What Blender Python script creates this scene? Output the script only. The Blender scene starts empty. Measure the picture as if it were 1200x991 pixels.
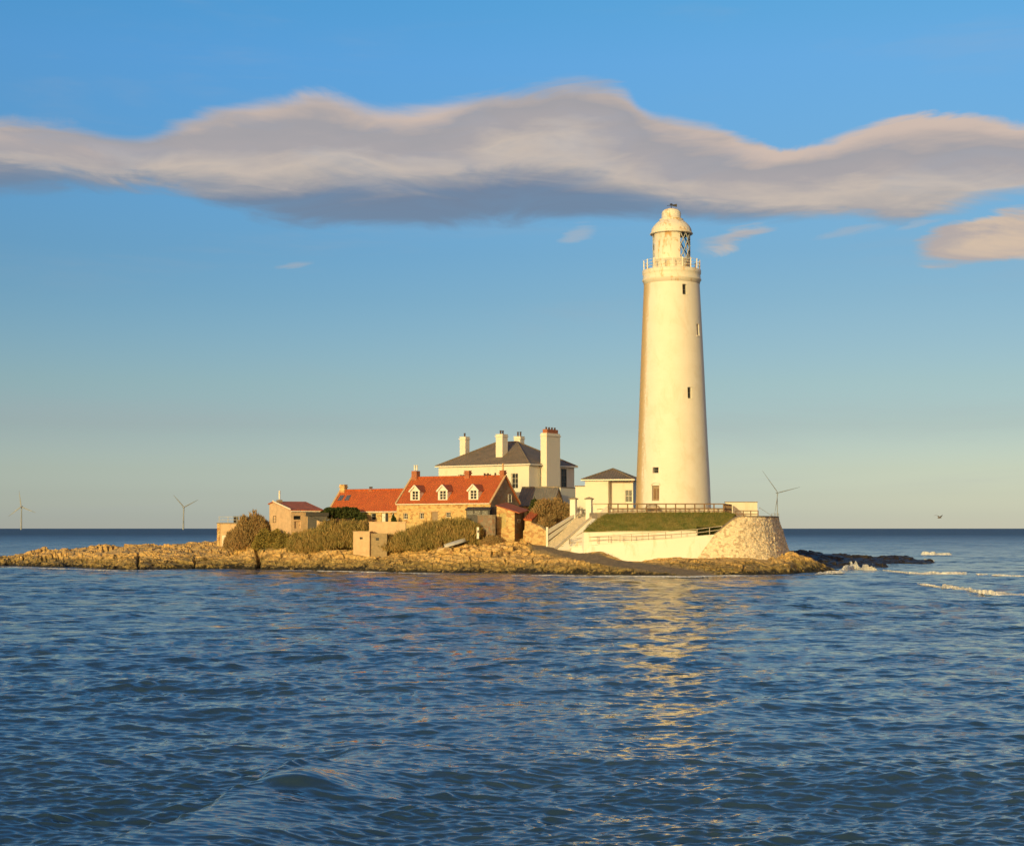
import bpy, bmesh, math, random
import numpy as np
from mathutils import Vector, Matrix, noise as mnoise
random.seed(7); rng = np.random.default_rng(7)
R = math.radians
SC = bpy.context.scene
COL = SC.collection

# ------------------------------------------------------------------ camera
F = 1852.0; CH = 5.3
TILT = math.atan((619-495.5)/F)
cam_d = bpy.data.cameras.new('camera'); cam = bpy.data.objects.new('camera', cam_d); COL.objects.link(cam)
cam.location = (0, 0, CH); cam.rotation_euler = (R(90)+TILT, 0, 0)
cam_d.sensor_width = 36; cam_d.lens = F/1200*36; cam_d.clip_start = 0.5; cam_d.clip_end = 120000
SC.camera = cam

def ray(px, py):
    a = (px-600)/F; b = (495.5-py)/F
    return (a, math.cos(TILT)-b*math.sin(TILT), math.sin(TILT)+b*math.cos(TILT))
def W(px, py, Y):
    r = ray(px, py); k = Y/r[1]
    return Vector((r[0]*k, Y, CH+r[2]*k))
def G(px, py, z=0.0):
    r = ray(px, py); k = (z-CH)/r[2]
    return Vector((r[0]*k, r[1]*k, z))
def ZP(py, Y, px=600): return W(px, py, Y).z
def XP(px, Y, z=5.3):
    d = Y*math.cos(TILT)+(z-CH)*math.sin(TILT)
    return (px-600)/F*d

# ------------------------------------------------------------------ world / sun / exposure
SUN_AZ = R(25)      # to the left of straight behind the camera
SUN_EL = R(9)
to_sun = Vector((-math.sin(SUN_AZ)*math.cos(SUN_EL), -math.cos(SUN_AZ)*math.cos(SUN_EL), math.sin(SUN_EL)))
sd = bpy.data.lights.new('sun', 'SUN'); so = bpy.data.objects.new('sun', sd); COL.objects.link(so)
so.rotation_euler = to_sun.to_track_quat('Z', 'Y').to_euler()
sd.energy = 3.05; sd.angle = R(0.53); sd.color = (1.0, 0.825, 0.36)
SC.view_settings.view_transform = 'Standard'; SC.view_settings.look = 'None'
SC.view_settings.gamma = 1; SC.view_settings.exposure = 0
SC.view_settings.use_curve_mapping = False

class NT:
    """tiny node-expression helper"""
    def __init__(s, tree): s.t = tree; s.n = tree.nodes; s.l = tree.links
    def new(s, typ, **kw):
        n = s.n.new(typ)
        for k, v in kw.items(): setattr(n, k, v)
        return n
    def put(s, sock, v):
        if isinstance(v, bpy.types.NodeSocket): s.l.new(v, sock)
        elif v is not None: sock.default_value = v
    def m(s, op, a, b=None, c=None, clamp=False):
        n = s.new('ShaderNodeMath', operation=op, use_clamp=clamp)
        for i, v in enumerate((a, b, c)):
            if v is not None: s.put(n.inputs[i], v)
        return n.outputs[0]
    def ss(s, v, lo, hi):
        n = s.new('ShaderNodeMapRange', interpolation_type='SMOOTHSTEP')
        s.put(n.inputs['Value'], v); s.put(n.inputs['From Min'], lo); s.put(n.inputs['From Max'], hi)
        return n.outputs[0]
    def lin(s, v, lo, hi, a=0.0, b=1.0):
        n = s.new('ShaderNodeMapRange')
        s.put(n.inputs['Value'], v); s.put(n.inputs['From Min'], lo); s.put(n.inputs['From Max'], hi)
        s.put(n.inputs['To Min'], a); s.put(n.inputs['To Max'], b)
        return n.outputs[0]
    def mix(s, f, a, b, mode='MIX'):
        n = s.new('ShaderNodeMix', data_type='RGBA', blend_type=mode)
        s.put(n.inputs[0], f)
        s.put(n.inputs[6], a if isinstance(a, bpy.types.NodeSocket) else (*a, 1))
        s.put(n.inputs[7], b if isinstance(b, bpy.types.NodeSocket) else (*b, 1))
        return n.outputs[2]
    def comb(s, x, y, z):
        n = s.new('ShaderNodeCombineXYZ')
        for i, v in enumerate((x, y, z)): s.put(n.inputs[i], v)
        return n.outputs[0]
    def noise(s, vec, scale, detail=4, rough=.55, dist=0.0, ntype=None):
        n = s.new('ShaderNodeTexNoise')
        if vec is not None: s.put(n.inputs['Vector'], vec)
        n.inputs['Scale'].default_value = scale; n.inputs['Detail'].default_value = detail
        n.inputs['Roughness'].default_value = rough; n.inputs['Distortion'].default_value = dist
        return n.outputs['Fac']
    def vor(s, vec, scale, feature='F1', out='Distance'):
        n = s.new('ShaderNodeTexVoronoi', feature=feature)
        if vec is not None: s.put(n.inputs['Vector'], vec)
        n.inputs['Scale'].default_value = scale
        return n.outputs[out]
    def ramp(s, v, stops, interp='LINEAR'):
        n = s.new('ShaderNodeValToRGB'); cr = n.color_ramp; cr.interpolation = interp
        while len(cr.elements) < len(stops): cr.elements.new(0.5)
        for e, (p, c) in zip(cr.elements, stops): e.position = p; e.color = (*c, 1) if len(c) == 3 else c
        s.put(n.inputs[0], v); return n.outputs[0]
    def curve(s, v, pts, x0, x1, y0, y1):
        """piecewise curve through pts (x,y) via Float Curve, rescaled to real ranges"""
        n = s.new('ShaderNodeFloatCurve'); cm = n.mapping; c = cm.curves[0]
        P = [((x-x0)/(x1-x0), (y-y0)/(y1-y0)) for x, y in pts]
        while len(c.points) < len(P): c.points.new(0.5, 0.5)
        for p, (x, y) in zip(c.points, P): p.location = (x, y); p.handle_type = 'AUTO'
        cm.use_clip = True; cm.update()
        s.put(n.inputs['Value'], s.lin(v, x0, x1))
        return s.lin(n.outputs[0], 0.0, 1.0, y0, y1)

def azel(px, py):
    r = ray(px, py); return math.atan2(r[0], r[1]), math.atan2(r[2], math.hypot(r[0], r[1]))

# elevation (degrees) -> colour factor on the Nishita sky (the evening haze of this coast)
_T = [(0,(1.95,2.3,3.75)),(.43,(1.5,1.88,3.17)),(1.2,(1.19,1.47,2.4)),(2.1,(1.06,1.25,1.86)),(3.65,(.87,1.0,1.38)),(5.2,(.82,1.0,1.27)),
      (8.3,(.64,.957,1.30)),(9.9,(.59,.97,1.36)),(16.6,(.62,1.28,1.88)),(18.6,(.55,1.33,1.90)),(30,(.60,1.35,2.15)),(45,(.62,1.3,2.1))]
SKY_TINT = [(e/45, tuple(v/4 for v in c)) for e, c in _T]
def build_world():
    w = bpy.data.worlds.new('World'); SC.world = w; w.use_nodes = True
    n = NT(w.node_tree); n.n.clear()
    out = n.new('ShaderNodeOutputWorld'); bg = n.new('ShaderNodeBackground')
    n.l.new(bg.outputs[0], out.inputs[0]); bg.inputs[1].default_value = 0.10
    sky = n.new('ShaderNodeTexSky', sky_type='NISHITA'); sky.sun_disc = False
    sky.sun_elevation = SUN_EL
    sky.sun_rotation = math.atan2(to_sun.x, to_sun.y)
    sky.altitude = 10; sky.air_density = 1.0; sky.dust_density = 1.0; sky.ozone_density = 1.5
    tc = n.new('ShaderNodeTexCoord'); sep = n.new('ShaderNodeSeparateXYZ'); n.l.new(tc.outputs['Generated'], sep.inputs[0])
    x, y, z = sep.outputs
    az = n.m('ARCTAN2', x, y); el = n.m('ARCSINE', n.m('MAXIMUM', n.m('MINIMUM', z, 1.0), -1.0))
    # air colour by elevation, multiplied onto the Nishita sky
    tint = n.ramp(n.lin(el, 0.0, R(45)), SKY_TINT)
    tint = n.mix(n.ss(y, .15, -.45), tint, (.62, .38, .19))          # warm evening air on the sun's side
    low = n.m('MULTIPLY', n.ss(el, R(7), 0.0), n.ss(az, -.1, .35))
    tint = n.mix(n.m('MULTIPLY', low, .8), tint, n.mix(1.0, tint, (1.24, 1.14, .97), 'MULTIPLY'))
    hi = n.m('MULTIPLY', n.ss(el, R(3), R(9)), n.ss(az, -.25, .3))
    tint = n.mix(hi, tint, n.mix(1.0, tint, (1.20, 1.03, .945), 'MULTIPLY'))
    base = n.mix(1.0, n.mix(1.0, sky.outputs[0], tint, 'MULTIPLY'), (4, 4, 4), 'MULTIPLY')
    # ---- clouds, laid out in azimuth / elevation
    def P(l): return [azel(*p) for p in l]
    top = P([(-60,134),(0,135),(70,142),(130,156),(160,158),(200,145),(260,125),(330,112),(372,104),(400,112),(440,125),(500,122),(560,115),(600,108),(640,98),(690,92),(725,100),(760,128),(800,139),(840,148),(880,164),(920,171),(960,166),(1000,150),(1040,138),(1100,134),(1200,140),(1260,142)])
    bot = P([(-60,236),(0,233),(100,226),(210,226),(250,240),(310,258),(440,267),(520,266),(600,262),(700,258),(780,260),(900,259),(1000,256),(1060,262),(1100,249),(1200,232),(1260,228)])
    mid = P([(-60,190),(0,190),(80,200),(150,205),(250,213),(400,215),(500,212),(600,203),(650,205),(700,213),(800,233),(900,243),(1000,250),(1100,248),(1200,236),(1260,236)])
    x0, x1, y0, y1 = -0.36, 0.36, 0.1, 0.32
    vec = n.comb(n.m('MULTIPLY', az, 9.0), n.m('MULTIPLY', el, 34.0), 3.7)
    n1 = n.noise(vec, 1.0, 7, .58, 1.1)
    vec2 = n.comb(n.m('MULTIPLY', az, 20.0), n.m('MULTIPLY', n.m('ADD', el, n.m('MULTIPLY', az, 0.06)), 130.0), 1.2)
    n2 = n.noise(vec2, 1.0, 5, .6, .8)
    vec3 = n.comb(n.m('MULTIPLY', az, 5.0), n.m('MULTIPLY', el, 14.0), 8.3)
    n3 = n.noise(vec3, 1.0, 3, .5, .3)
    v = n.m('ADD', el, n.m('MULTIPLY', n.m('SUBTRACT', n1, .5), 0.024))
    v = n.m('ADD', v, n.m('MULTIPLY', n.m('SUBTRACT', n2, .5), 0.004))
    T = n.curve(az, top, x0, x1, y0, y1); B = n.curve(az, bot, x0, x1, y0, y1); M = n.curve(az, mid, x0, x1, y0, y1)
    dt = n.m('SUBTRACT', T, v); db = n.m('SUBTRACT', v, B)
    # how soft the top edge is varies along the cloud
    soft = n.lin(n3, .35, .65, 0.0022, 0.0095)
    a_top = n.ss(dt, n.m('MULTIPLY', soft, -0.35), soft)
    a_bot = n.ss(db, -0.003, 0.0075)
    alpha = n.m('MULTIPLY', a_top, a_bot)
    alpha = n.m('MULTIPLY', alpha, n.lin(n1, .25, .5, .88, 1.0))
    # shade: warm above the inner line, blue grey below
    sh = n.m('ADD', n.m('SUBTRACT', v, M), n.m('MULTIPLY', n.m('SUBTRACT', n2, .5), 0.012))
    up = n.ss(sh, -0.013, 0.009)
    n4 = n.noise(n.comb(n.m('MULTIPLY', az, 15.0), n.m('MULTIPLY', n.m('ADD', el, n.m('MULTIPLY', az, -.05)), 60.0), 2.2), 1.0, 6, .55, 1.2)
    n5 = n.noise(n.comb(n.m('MULTIPLY', az, 7.0), n.m('MULTIPLY', el, 20.0), 6.1), 1.0, 4, .5, .8)
    t = n.m('DIVIDE', n.m('SUBTRACT', v, M), n.m('MAXIMUM', n.m('SUBTRACT', T, M), 0.006))
    t = n.m('ADD', t, n.m('ADD', n.m('MULTIPLY', n.m('SUBTRACT', n4, .5), .45), n.m('MULTIPLY', n.m('SUBTRACT', n5, .5), 1.1)))
    grey = n.ramp(t, [(0, (.46,.42,.40)), (.16, (.56,.485,.43)), (.42, (.40,.375,.39)), (.66, (.365,.355,.38)), (.85, (.47,.41,.39)), (1, (.58,.47,.415))])
    rim = n.m('MULTIPLY', n.ss(dt, .020, .002), n.ss(n5, .42, .6))
    warm = n.mix(rim, grey, (.62, .50, .435))
    low = n.mix(n.ss(db, 0.0, 0.03), (0.165, 0.25, 0.37), (0.175, 0.225, 0.32))
    ccol = n.mix(up, low, warm)
    # small separate clouds
    blobs = [((863,279),40,10),((1160,283),80,33),((1078,264),24,6),((1000,272),40,5),((675,271),22,7),((345,312),20,4),((1195,268),44,17)]
    ba = None
    for (c, rx, ry) in blobs:
        a0, e0 = azel(*c)
        q = n.m('ADD', n.m('POWER', n.m('DIVIDE', n.m('SUBTRACT', az, a0), rx/F), 2.0),
                n.m('POWER', n.m('DIVIDE', n.m('ADD', n.m('SUBTRACT', n.m('ADD', v, n.m('MULTIPLY', n.m('SUBTRACT', n1, .5), .012)), e0), n.m('MULTIPLY', n.m('SUBTRACT', az, a0), -.16)), ry/F), 2.0))
        q = n.m('ADD', q, n.m('MULTIPLY', n.m('SUBTRACT', n2, .5), 1.6))
        b = n.ss(q, 1.25, 0.45) if rx > 60 else n.ss(q, 1.6, -.2)
        if rx < 30 or ry < 6: b = n.m('MULTIPLY', b, .3)
        elif rx < 45: b = n.m('MULTIPLY', b, .75)
        ba = b if ba is None else n.m('MAXIMUM', ba, b)
    bcol = n.mix(n.ss(n1, .35, .62), (0.45, 0.40, 0.39), (0.66, 0.52, 0.40))
    # faint high haze streaks
    veil = n.m('MULTIPLY', n.ss(n.noise(n.comb(n.m('MULTIPLY', az, 3.0), n.m('MULTIPLY', el, 22.0), 5.0), 1.0, 5, .6, .5), .52, .75), .16)
    base10 = n.mix(veil, base, (3.8, 4.0, 4.3))
    def x10(c): return n.mix(1.0, c, (10, 10, 10), 'MULTIPLY')
    r1 = n.mix(ba, base10, x10(bcol))
    r2 = n.mix(alpha, r1, x10(ccol))
    n.l.new(r2, bg.inputs[0])


build_world()

# ------------------------------------------------------------------ helpers
MATS = {}
def mat(name, fn):
    m = bpy.data.materials.new(name); m.use_nodes = True
    n = NT(m.node_tree); bs = n.n['Principled BSDF']
    fn(n, bs); MATS[name] = m; return m
def tag(o, label=None, cat=None, group=None, kind=None):
    for k, v in (('label', label), ('category', cat), ('group', group), ('kind', kind)):
        if v: o[k] = v
    return o
def empty(name, loc=(0,0,0), rz=0, label=None, cat=None, group=None):
    o = bpy.data.objects.new(name, None); COL.objects.link(o)
    o.location = loc; o.rotation_euler = (0, 0, rz); o.empty_display_size = .5
    return tag(o, label, cat, group)
class MB:
    def __init__(s): s.v = []; s.f = []; s.sm = []
    def add(s, vs, fs, smooth=False):
        b = len(s.v); s.v += [tuple(p) for p in vs]
        for f in fs: s.f.append(tuple(i+b for i in f)); s.sm.append(smooth)
        return s
    def box(s, x0, x1, y0, y1, z0, z1):
        vs = [(x,y,z) for z in (z0,z1) for y in (y0,y1) for x in (x0,x1)]
        return s.add(vs, [(0,2,3,1),(4,5,7,6),(0,1,5,4),(2,6,7,3),(0,4,6,2),(1,3,7,5)])
    def bar(s, a, b, w, h=None):
        """box section bar from a to b"""
        h = h or w; a = Vector(a); b = Vector(b); d = (b-a).normalized()
        up = Vector((0,0,1)) if abs(d.z) < .9 else Vector((0,1,0))
        sx = d.cross(up).normalized()*(w/2); sz = sx.cross(d).normalized()*(h/2)
        vs = [p+i*sx+j*sz for p in (a,b) for i,j in ((-1,-1),(1,-1),(1,1),(-1,1))]
        return s.add(vs, [(0,1,2,3),(7,6,5,4),(0,4,5,1),(1,5,6,2),(2,6,7,3),(3,7,4,0)])
    def tube(s, pts, r, n=8, smooth=True, cap=True):
        pts = [Vector(p) for p in pts]; rs = r if isinstance(r, (list,tuple)) else [r]*len(pts)
        vs = []; m = len(pts)
        for i, p in enumerate(pts):
            d = (pts[min(i+1,m-1)]-pts[max(i-1,0)]).normalized()
            up = Vector((0,0,1)) if abs(d.z) < .9 else Vector((1,0,0))
            a = d.cross(up).normalized(); b = a.cross(d)
            for k in range(n):
                t = 2*math.pi*k/n; vs.append(p+(a*math.cos(t)+b*math.sin(t))*rs[i])
        fs = [(i*n+k, i*n+(k+1)%n, (i+1)*n+(k+1)%n, (i+1)*n+k) for i in range(m-1) for k in range(n)]
        s.add(vs, fs, smooth)
        if cap: s.add(vs[:n], [tuple(range(n))]); s.add(vs[-n:], [tuple(range(n))[::-1]])
        return s
    def lathe(s, prof, n=48, c=(0,0,0), smooth=True, a0=0, a1=2*math.pi, closed=True):
        full = abs(a1-a0-2*math.pi) < 1e-6; k = n if full else n+1
        vs = [(c[0]+r*math.cos(a0+(a1-a0)*j/n), c[1]+r*math.sin(a0+(a1-a0)*j/n), c[2]+z) for r, z in prof for j in range(k)]
        fs = [(i*k+j, i*k+(j+1)%k, (i+1)*k+(j+1)%k, (i+1)*k+j) for i in range(len(prof)-1) for j in range(n)]
        return s.add(vs, fs, smooth)
    def poly(s, pts): return s.add(pts, [tuple(range(len(pts)))])
    def slab(s, pts, t):
        """polygon (world list) thickened along its normal by t (backwards)"""
        P = [Vector(p) for p in pts]; nn = (P[1]-P[0]).cross(P[2]-P[0]).normalized()*t; m = len(P)
        Q = [p-nn for p in P]
        return s.add(P+Q, [tuple(range(m)), tuple(range(2*m-1, m-1, -1))]+[(i, i+m, (i+1)%m+m, (i+1)%m) for i in range(m)])
    def panel(s, x0, x1, z0, z1, holes=(), y=0, depth=.25, y1=None):
        """wall panel facing -y with real openings (x0,x1,z0,z1) and reveals"""
        xs = sorted({x0, x1, *[h[0] for h in holes], *[h[1] for h in holes]})
        zs = sorted({z0, z1, *[h[2] for h in holes], *[h[3] for h in holes]})
        for i in range(len(xs)-1):
            for j in range(len(zs)-1):
                cx, cz = (xs[i]+xs[i+1])/2, (zs[j]+zs[j+1])/2
                if any(h[0] < cx < h[1] and h[2] < cz < h[3] for h in holes): continue
                s.poly([(xs[i],y,zs[j]),(xs[i+1],y,zs[j]),(xs[i+1],y,zs[j+1]),(xs[i],y,zs[j+1])])
        for a, b, c, d in holes:
            e = y+depth
            s.poly([(a,y,c),(a,y,d),(a,e,d),(a,e,c)]); s.poly([(b,y,c),(b,e,c),(b,e,d),(b,y,d)])
            s.poly([(a,y,c),(a,e,c),(b,e,c),(b,y,c)]); s.poly([(a,y,d),(b,y,d),(b,e,d),(a,e,d)])
        return s
    def build(s, name, m, parent=None, label=None, cat=None, group=None, kind=None, xf=None, fixn=False):
        me = bpy.data.meshes.new(name)
        vs = s.v if xf is None else [tuple(xf @ Vector(p)) for p in s.v]
        me.from_pydata(vs, [], s.f)
        me.polygons.foreach_set('use_smooth', s.sm)
        me.materials.append(m); me.update()
        if fixn:
            bm = bmesh.new(); bm.from_mesh(me); bmesh.ops.remove_doubles(bm, verts=bm.verts, dist=1e-4)
            bmesh.ops.recalc_face_normals(bm, faces=bm.faces); bm.to_mesh(me); bm.free()
        o = bpy.data.objects.new(name, me); COL.objects.link(o)
        if parent: o.parent = parent
        return tag(o, label, cat, group, kind)
def kids(o): return [c for c in bpy.data.objects if c.parent == o]
def copy_tree(o, parent=None):
    c = o.copy(); COL.objects.link(c)
    if parent: c.parent = parent
    for ch in kids(o): copy_tree(ch, c)
    return c
def grid_mesh(name, X, Y, Z, m, attrs=None, smooth=True):
    h, w = X.shape
    co = np.stack([X, Y, Z], -1).reshape(-1, 3).astype(np.float32)
    i = np.arange(h*w).reshape(h, w)
    q = np.stack([i[:-1,:-1], i[:-1,1:], i[1:,1:], i[1:,:-1]], -1).reshape(-1, 4)
    me = bpy.data.meshes.new(name)
    me.vertices.add(len(co)); me.vertices.foreach_set('co', co.ravel())
    me.loops.add(q.size); me.loops.foreach_set('vertex_index', q.ravel().astype(np.int32))
    me.polygons.add(len(q)); me.polygons.foreach_set('loop_start', (np.arange(len(q))*4).astype(np.int32))
    me.polygons.foreach_set('loop_total', np.full(len(q), 4, np.int32))
    me.update(calc_edges=True)
    me.polygons.foreach_set('use_smooth', np.full(len(q), smooth))
    for k, a in (attrs or {}).items():
        at = me.attributes.new(k, 'FLOAT', 'POINT'); at.data.foreach_set('value', a.ravel().astype(np.float32))
    me.materials.append(m); me.validate()
    o = bpy.data.objects.new(name, me); COL.objects.link(o); return o

# ---- numpy noise
def hash2(ix, iy, s=0):
    h = (ix.astype(np.int64)*374761393 + iy.astype(np.int64)*668265263 + s*2147483647+s*97) & 0x7fffffff
    h = ((h ^ (h >> 13))*1274126177) & 0x7fffffff
    return ((h ^ (h >> 16)) & 0xffff)/65535.0
def vnoise(x, y, s=0):
    ix = np.floor(x); iy = np.floor(y); fx = x-ix; fy = y-iy
    fx = fx*fx*(3-2*fx); fy = fy*fy*(3-2*fy)
    a = hash2(ix,iy,s); b = hash2(ix+1,iy,s); c = hash2(ix,iy+1,s); d = hash2(ix+1,iy+1,s)
    return (a*(1-fx)+b*fx)*(1-fy)+(c*(1-fx)+d*fx)*fy
def fbm(x, y, o=4, s=0):
    r = 0; a = .5; t = 0
    for i in range(o): r = r+a*vnoise(x*2**i+17*i, y*2**i-9*i, s+i); t += a; a *= .55
    return r/t
def blocks(x, y, s=0):
    """Worley cells with own height and tilt: blocky broken rock; returns height, edge distance"""
    ix = np.floor(x); iy = np.floor(y)
    b1 = np.full(x.shape, 9.0); b2 = np.full(x.shape, 9.0); hh = np.zeros(x.shape)
    for dx in (-1,0,1):
        for dy in (-1,0,1):
            cx = ix+dx; cy = iy+dy
            px = cx+hash2(cx,cy,s); py = cy+hash2(cx,cy,s+5)
            d = np.hypot(x-px, y-py)
            hv = hash2(cx,cy,s+9)+(x-px)*(hash2(cx,cy,s+11)-.5)*1.1+(y-py)*(hash2(cx,cy,s+12)-.5)*1.1
            m = d < b1
            b2 = np.where(m, b1, np.minimum(b2, d)); hh = np.where(m, hv, hh); b1 = np.where(m, d, b1)
    return hh, b2-b1

# ------------------------------------------------------------------ materials
def attr(n, name):
    a = n.new('ShaderNodeAttribute'); a.attribute_name = name; return a.outputs['Fac']
def pos(n):
    return n.new('ShaderNodeNewGeometry').outputs['Position']
def ocoord(n): return n.new('ShaderNodeTexCoord').outputs['Object']
def bump(n, bs, h, strength=.5, dist=.05):
    b = n.new('ShaderNodeBump'); b.inputs['Strength'].default_value = strength; b.inputs['Distance'].default_value = dist
    n.put(b.inputs['Height'], h); n.l.new(b.outputs[0], bs.inputs['Normal'])
def white_fn(base, stain, amt=.5, scale=1.2):
    def fn(n, bs):
        p = ocoord(n)
        mp = n.new('ShaderNodeMapping'); n.l.new(p, mp.inputs[0]); mp.inputs['Scale'].default_value = (1,1,.35)
        a = n.noise(mp.outputs[0], scale, 6, .65, .5); b = n.noise(p, 6, 5, .7)
        c = n.mix(n.m('MULTIPLY', n.ss(a, .52, .72), amt), base, stain)
        c = n.mix(n.m('MULTIPLY', n.ss(b, .5, .75), amt*.5), c, tuple(x*.78 for x in base))
        n.put(bs.inputs['Base Color'], c); bs.inputs['Roughness'].default_value = .75
        bump(n, bs, b, .3, .03)
    return fn
M_white = mat('white_render', white_fn((.80,.78,.72), (.62,.48,.28), .45))
M_cream = mat('cream_render', white_fn((.78,.74,.64), (.60,.50,.36), .4, .6))
M_gable = M_cream
def tower_fn(n, bs):
    p = ocoord(n); sep = n.new('ShaderNodeSeparateXYZ'); n.l.new(p, sep.inputs[0]); x, y, z = sep.outputs
    ang = n.m('ARCTAN2', x, n.m('MULTIPLY', y, -1))            # 0 = towards the causeway, negative = west side
    vec = n.comb(n.m('MULTIPLY', ang, 5.0), n.m('MULTIPLY', z, .22), 0)
    a = n.noise(vec, 1.0, 7, .7, .6); b = n.noise(p, 3.5, 6, .75); c0 = n.noise(p, .5, 4, .6)
    base = n.mix(n.ss(c0, .35, .65), (.76,.735,.67), (.79,.765,.71))
    west = n.ss(ang, -.80, -1.30)                               # lichen grows on the weather side
    lich = n.m('MULTIPLY', n.ss(n.m('ADD', n.m('ADD', n.m('MULTIPLY', a, .6), n.m('MULTIPLY', b, .4)), n.m('MULTIPLY', west, .26)), .54, .68), .85)
    lich = n.m('MULTIPLY', lich, n.lin(west, 0, 1, .22, 1))
    lich = n.m('MULTIPLY', lich, n.ss(z, 30, 16)) if False else lich
    base = n.mix(n.m('MULTIPLY', n.ss(n.noise(n.comb(x, y, n.m('MULTIPLY', z, .5)), .55, 7, .7, .8), .48, .68), .24), base, (.60,.50,.36))
    c = n.mix(lich, base, (.50,.34,.12))
    sp = n.m('MULTIPLY', n.ss(n.noise(p, 2.2, 8, .8), .66, .76), .5)
    c = n.mix(sp, c, (.45,.36,.26))
    course = n.m('MULTIPLY', n.ss(n.m('ABSOLUTE', n.m('SUBTRACT', n.m('FRACT', n.m('MULTIPLY', z, 1.6)), .5)), .47, .5), .10)
    c = n.mix(course, c, (.55,.5,.42))
    n.put(bs.inputs['Base Color'], c); bs.inputs['Roughness'].default_value = .7
    bump(n, bs, n.m('ADD', b, n.m('MULTIPLY', course, -1)), .35, .04)
M_tower = mat('tower_paint', tower_fn)
def rusty_fn(n, bs):
    p = ocoord(n)
    mp = n.new('ShaderNodeMapping'); n.l.new(p, mp.inputs[0]); mp.inputs['Scale'].default_value = (1,1,.45)
    a = n.noise(mp.outputs[0], 1.1, 6, .7, .7); b = n.noise(p, 4, 5, .7)
    c = n.mix(n.m('MULTIPLY', n.ss(a, .51, .63), .85), (.77,.74,.65), (.58,.36,.13))
    c = n.mix(n.m('MULTIPLY', n.ss(b, .62, .74), .7), c, (.28,.14,.06))
    n.put(bs.inputs['Base Color'], c); bs.inputs['Roughness'].default_value = .6
M_rusty = mat('rust_stained_white_metal', rusty_fn)
def stone_fn(c1, c2, c3, scale=2.0, mortar=.6, zs=1.7):
    def fn(n, bs):
        p = ocoord(n); mp = n.new('ShaderNodeMapping'); n.l.new(p, mp.inputs[0]); mp.inputs['Scale'].default_value = (1,1,zs)
        wv = n.new('ShaderNodeVectorMath', operation='ADD'); n.l.new(mp.outputs[0], wv.inputs[0])
        nn = n.new('ShaderNodeTexNoise'); nn.inputs['Scale'].default_value = 1.5; n.l.new(p, nn.inputs['Vector'])
        sc = n.new('ShaderNodeVectorMath', operation='SCALE'); n.l.new(nn.outputs['Color'], sc.inputs[0]); sc.inputs['Scale'].default_value = .35
        n.l.new(sc.outputs[0], wv.inputs[1]); v = wv.outputs[0]
        cell = n.vor(v, scale, 'F1', 'Color'); d = n.vor(v, scale, 'DISTANCE_TO_EDGE')
        s = n.new('ShaderNodeSeparateColor'); n.l.new(cell, s.inputs[0])
        c = n.mix(n.ss(s.outputs[0], .1, .9), c1, c2); c = n.mix(n.ss(s.outputs[1], .68, .8), c, c3)
        b = n.noise(p, 5, 6, .7)
        c = n.mix(n.m('MULTIPLY', b, .25), c, tuple(x*.45 for x in c1))
        c = n.mix(n.m('MULTIPLY', n.ss(d, .06, .01), mortar), c, tuple(x*.5 for x in c1))
        n.put(bs.inputs['Base Color'], c); bs.inputs['Roughness'].default_value = .9
        bump(n, bs, n.m('ADD', n.ss(d, 0, .12), n.m('MULTIPLY', b, .6)), .35, .05)
    return fn
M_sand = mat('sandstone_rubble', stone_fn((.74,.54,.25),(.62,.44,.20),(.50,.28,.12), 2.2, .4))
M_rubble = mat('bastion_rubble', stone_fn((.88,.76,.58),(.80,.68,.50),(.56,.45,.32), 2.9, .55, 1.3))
M_shadest = mat('shaded_rubble', stone_fn((.36,.30,.22),(.27,.21,.15),(.34,.20,.13), 1.6))  # rubble darkened: shade of walls turned from the sun is in the colour
def flat_fn(c, rough=.7, var=.25, metal=0, sc=3.0):
    def fn(n, bs):
        p = ocoord(n); a = n.noise(p, sc, 5, .65)
        n.put(bs.inputs['Base Color'], n.mix(n.m('MULTIPLY', n.ss(a, .35, .7), var*2), c, tuple(x*.55 for x in c)))
        bs.inputs['Roughness'].default_value = rough; bs.inputs['Metallic'].default_value = metal
        bump(n, bs, a, .2, .02)
    return fn
def tile_fn(c1, c2, pitch=.28, course=.30):
    def fn(n, bs):
        p = ocoord(n); sep = n.new('ShaderNodeSeparateXYZ'); n.l.new(p, sep.inputs[0]); x, y, z = sep.outputs
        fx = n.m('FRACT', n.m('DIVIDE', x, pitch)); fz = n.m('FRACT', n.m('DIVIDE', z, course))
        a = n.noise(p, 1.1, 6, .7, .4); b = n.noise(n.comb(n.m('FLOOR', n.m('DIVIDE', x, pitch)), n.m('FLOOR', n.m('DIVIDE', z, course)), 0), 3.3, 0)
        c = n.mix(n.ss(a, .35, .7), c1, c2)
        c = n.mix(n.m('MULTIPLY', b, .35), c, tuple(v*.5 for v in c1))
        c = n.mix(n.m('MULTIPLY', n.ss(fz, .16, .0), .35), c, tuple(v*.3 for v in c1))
        n.put(bs.inputs['Base Color'], c); bs.inputs['Roughness'].default_value = .8
        h = n.m('ADD', n.m('SINE', n.m('MULTIPLY', fx, 6.283)), n.m('MULTIPLY', fz, -1.0))
        bump(n, bs, h, .6, .04)
    return fn
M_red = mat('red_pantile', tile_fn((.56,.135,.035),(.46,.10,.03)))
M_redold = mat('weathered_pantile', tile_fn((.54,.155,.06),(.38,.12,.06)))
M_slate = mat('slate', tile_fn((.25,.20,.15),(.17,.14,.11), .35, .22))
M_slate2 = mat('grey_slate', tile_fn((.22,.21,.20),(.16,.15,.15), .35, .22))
M_brick = mat('brick', flat_fn((.42,.16,.08), .85, .3))
M_dark = mat('dark_void', flat_fn((.03,.03,.032), .6, .1))
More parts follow.
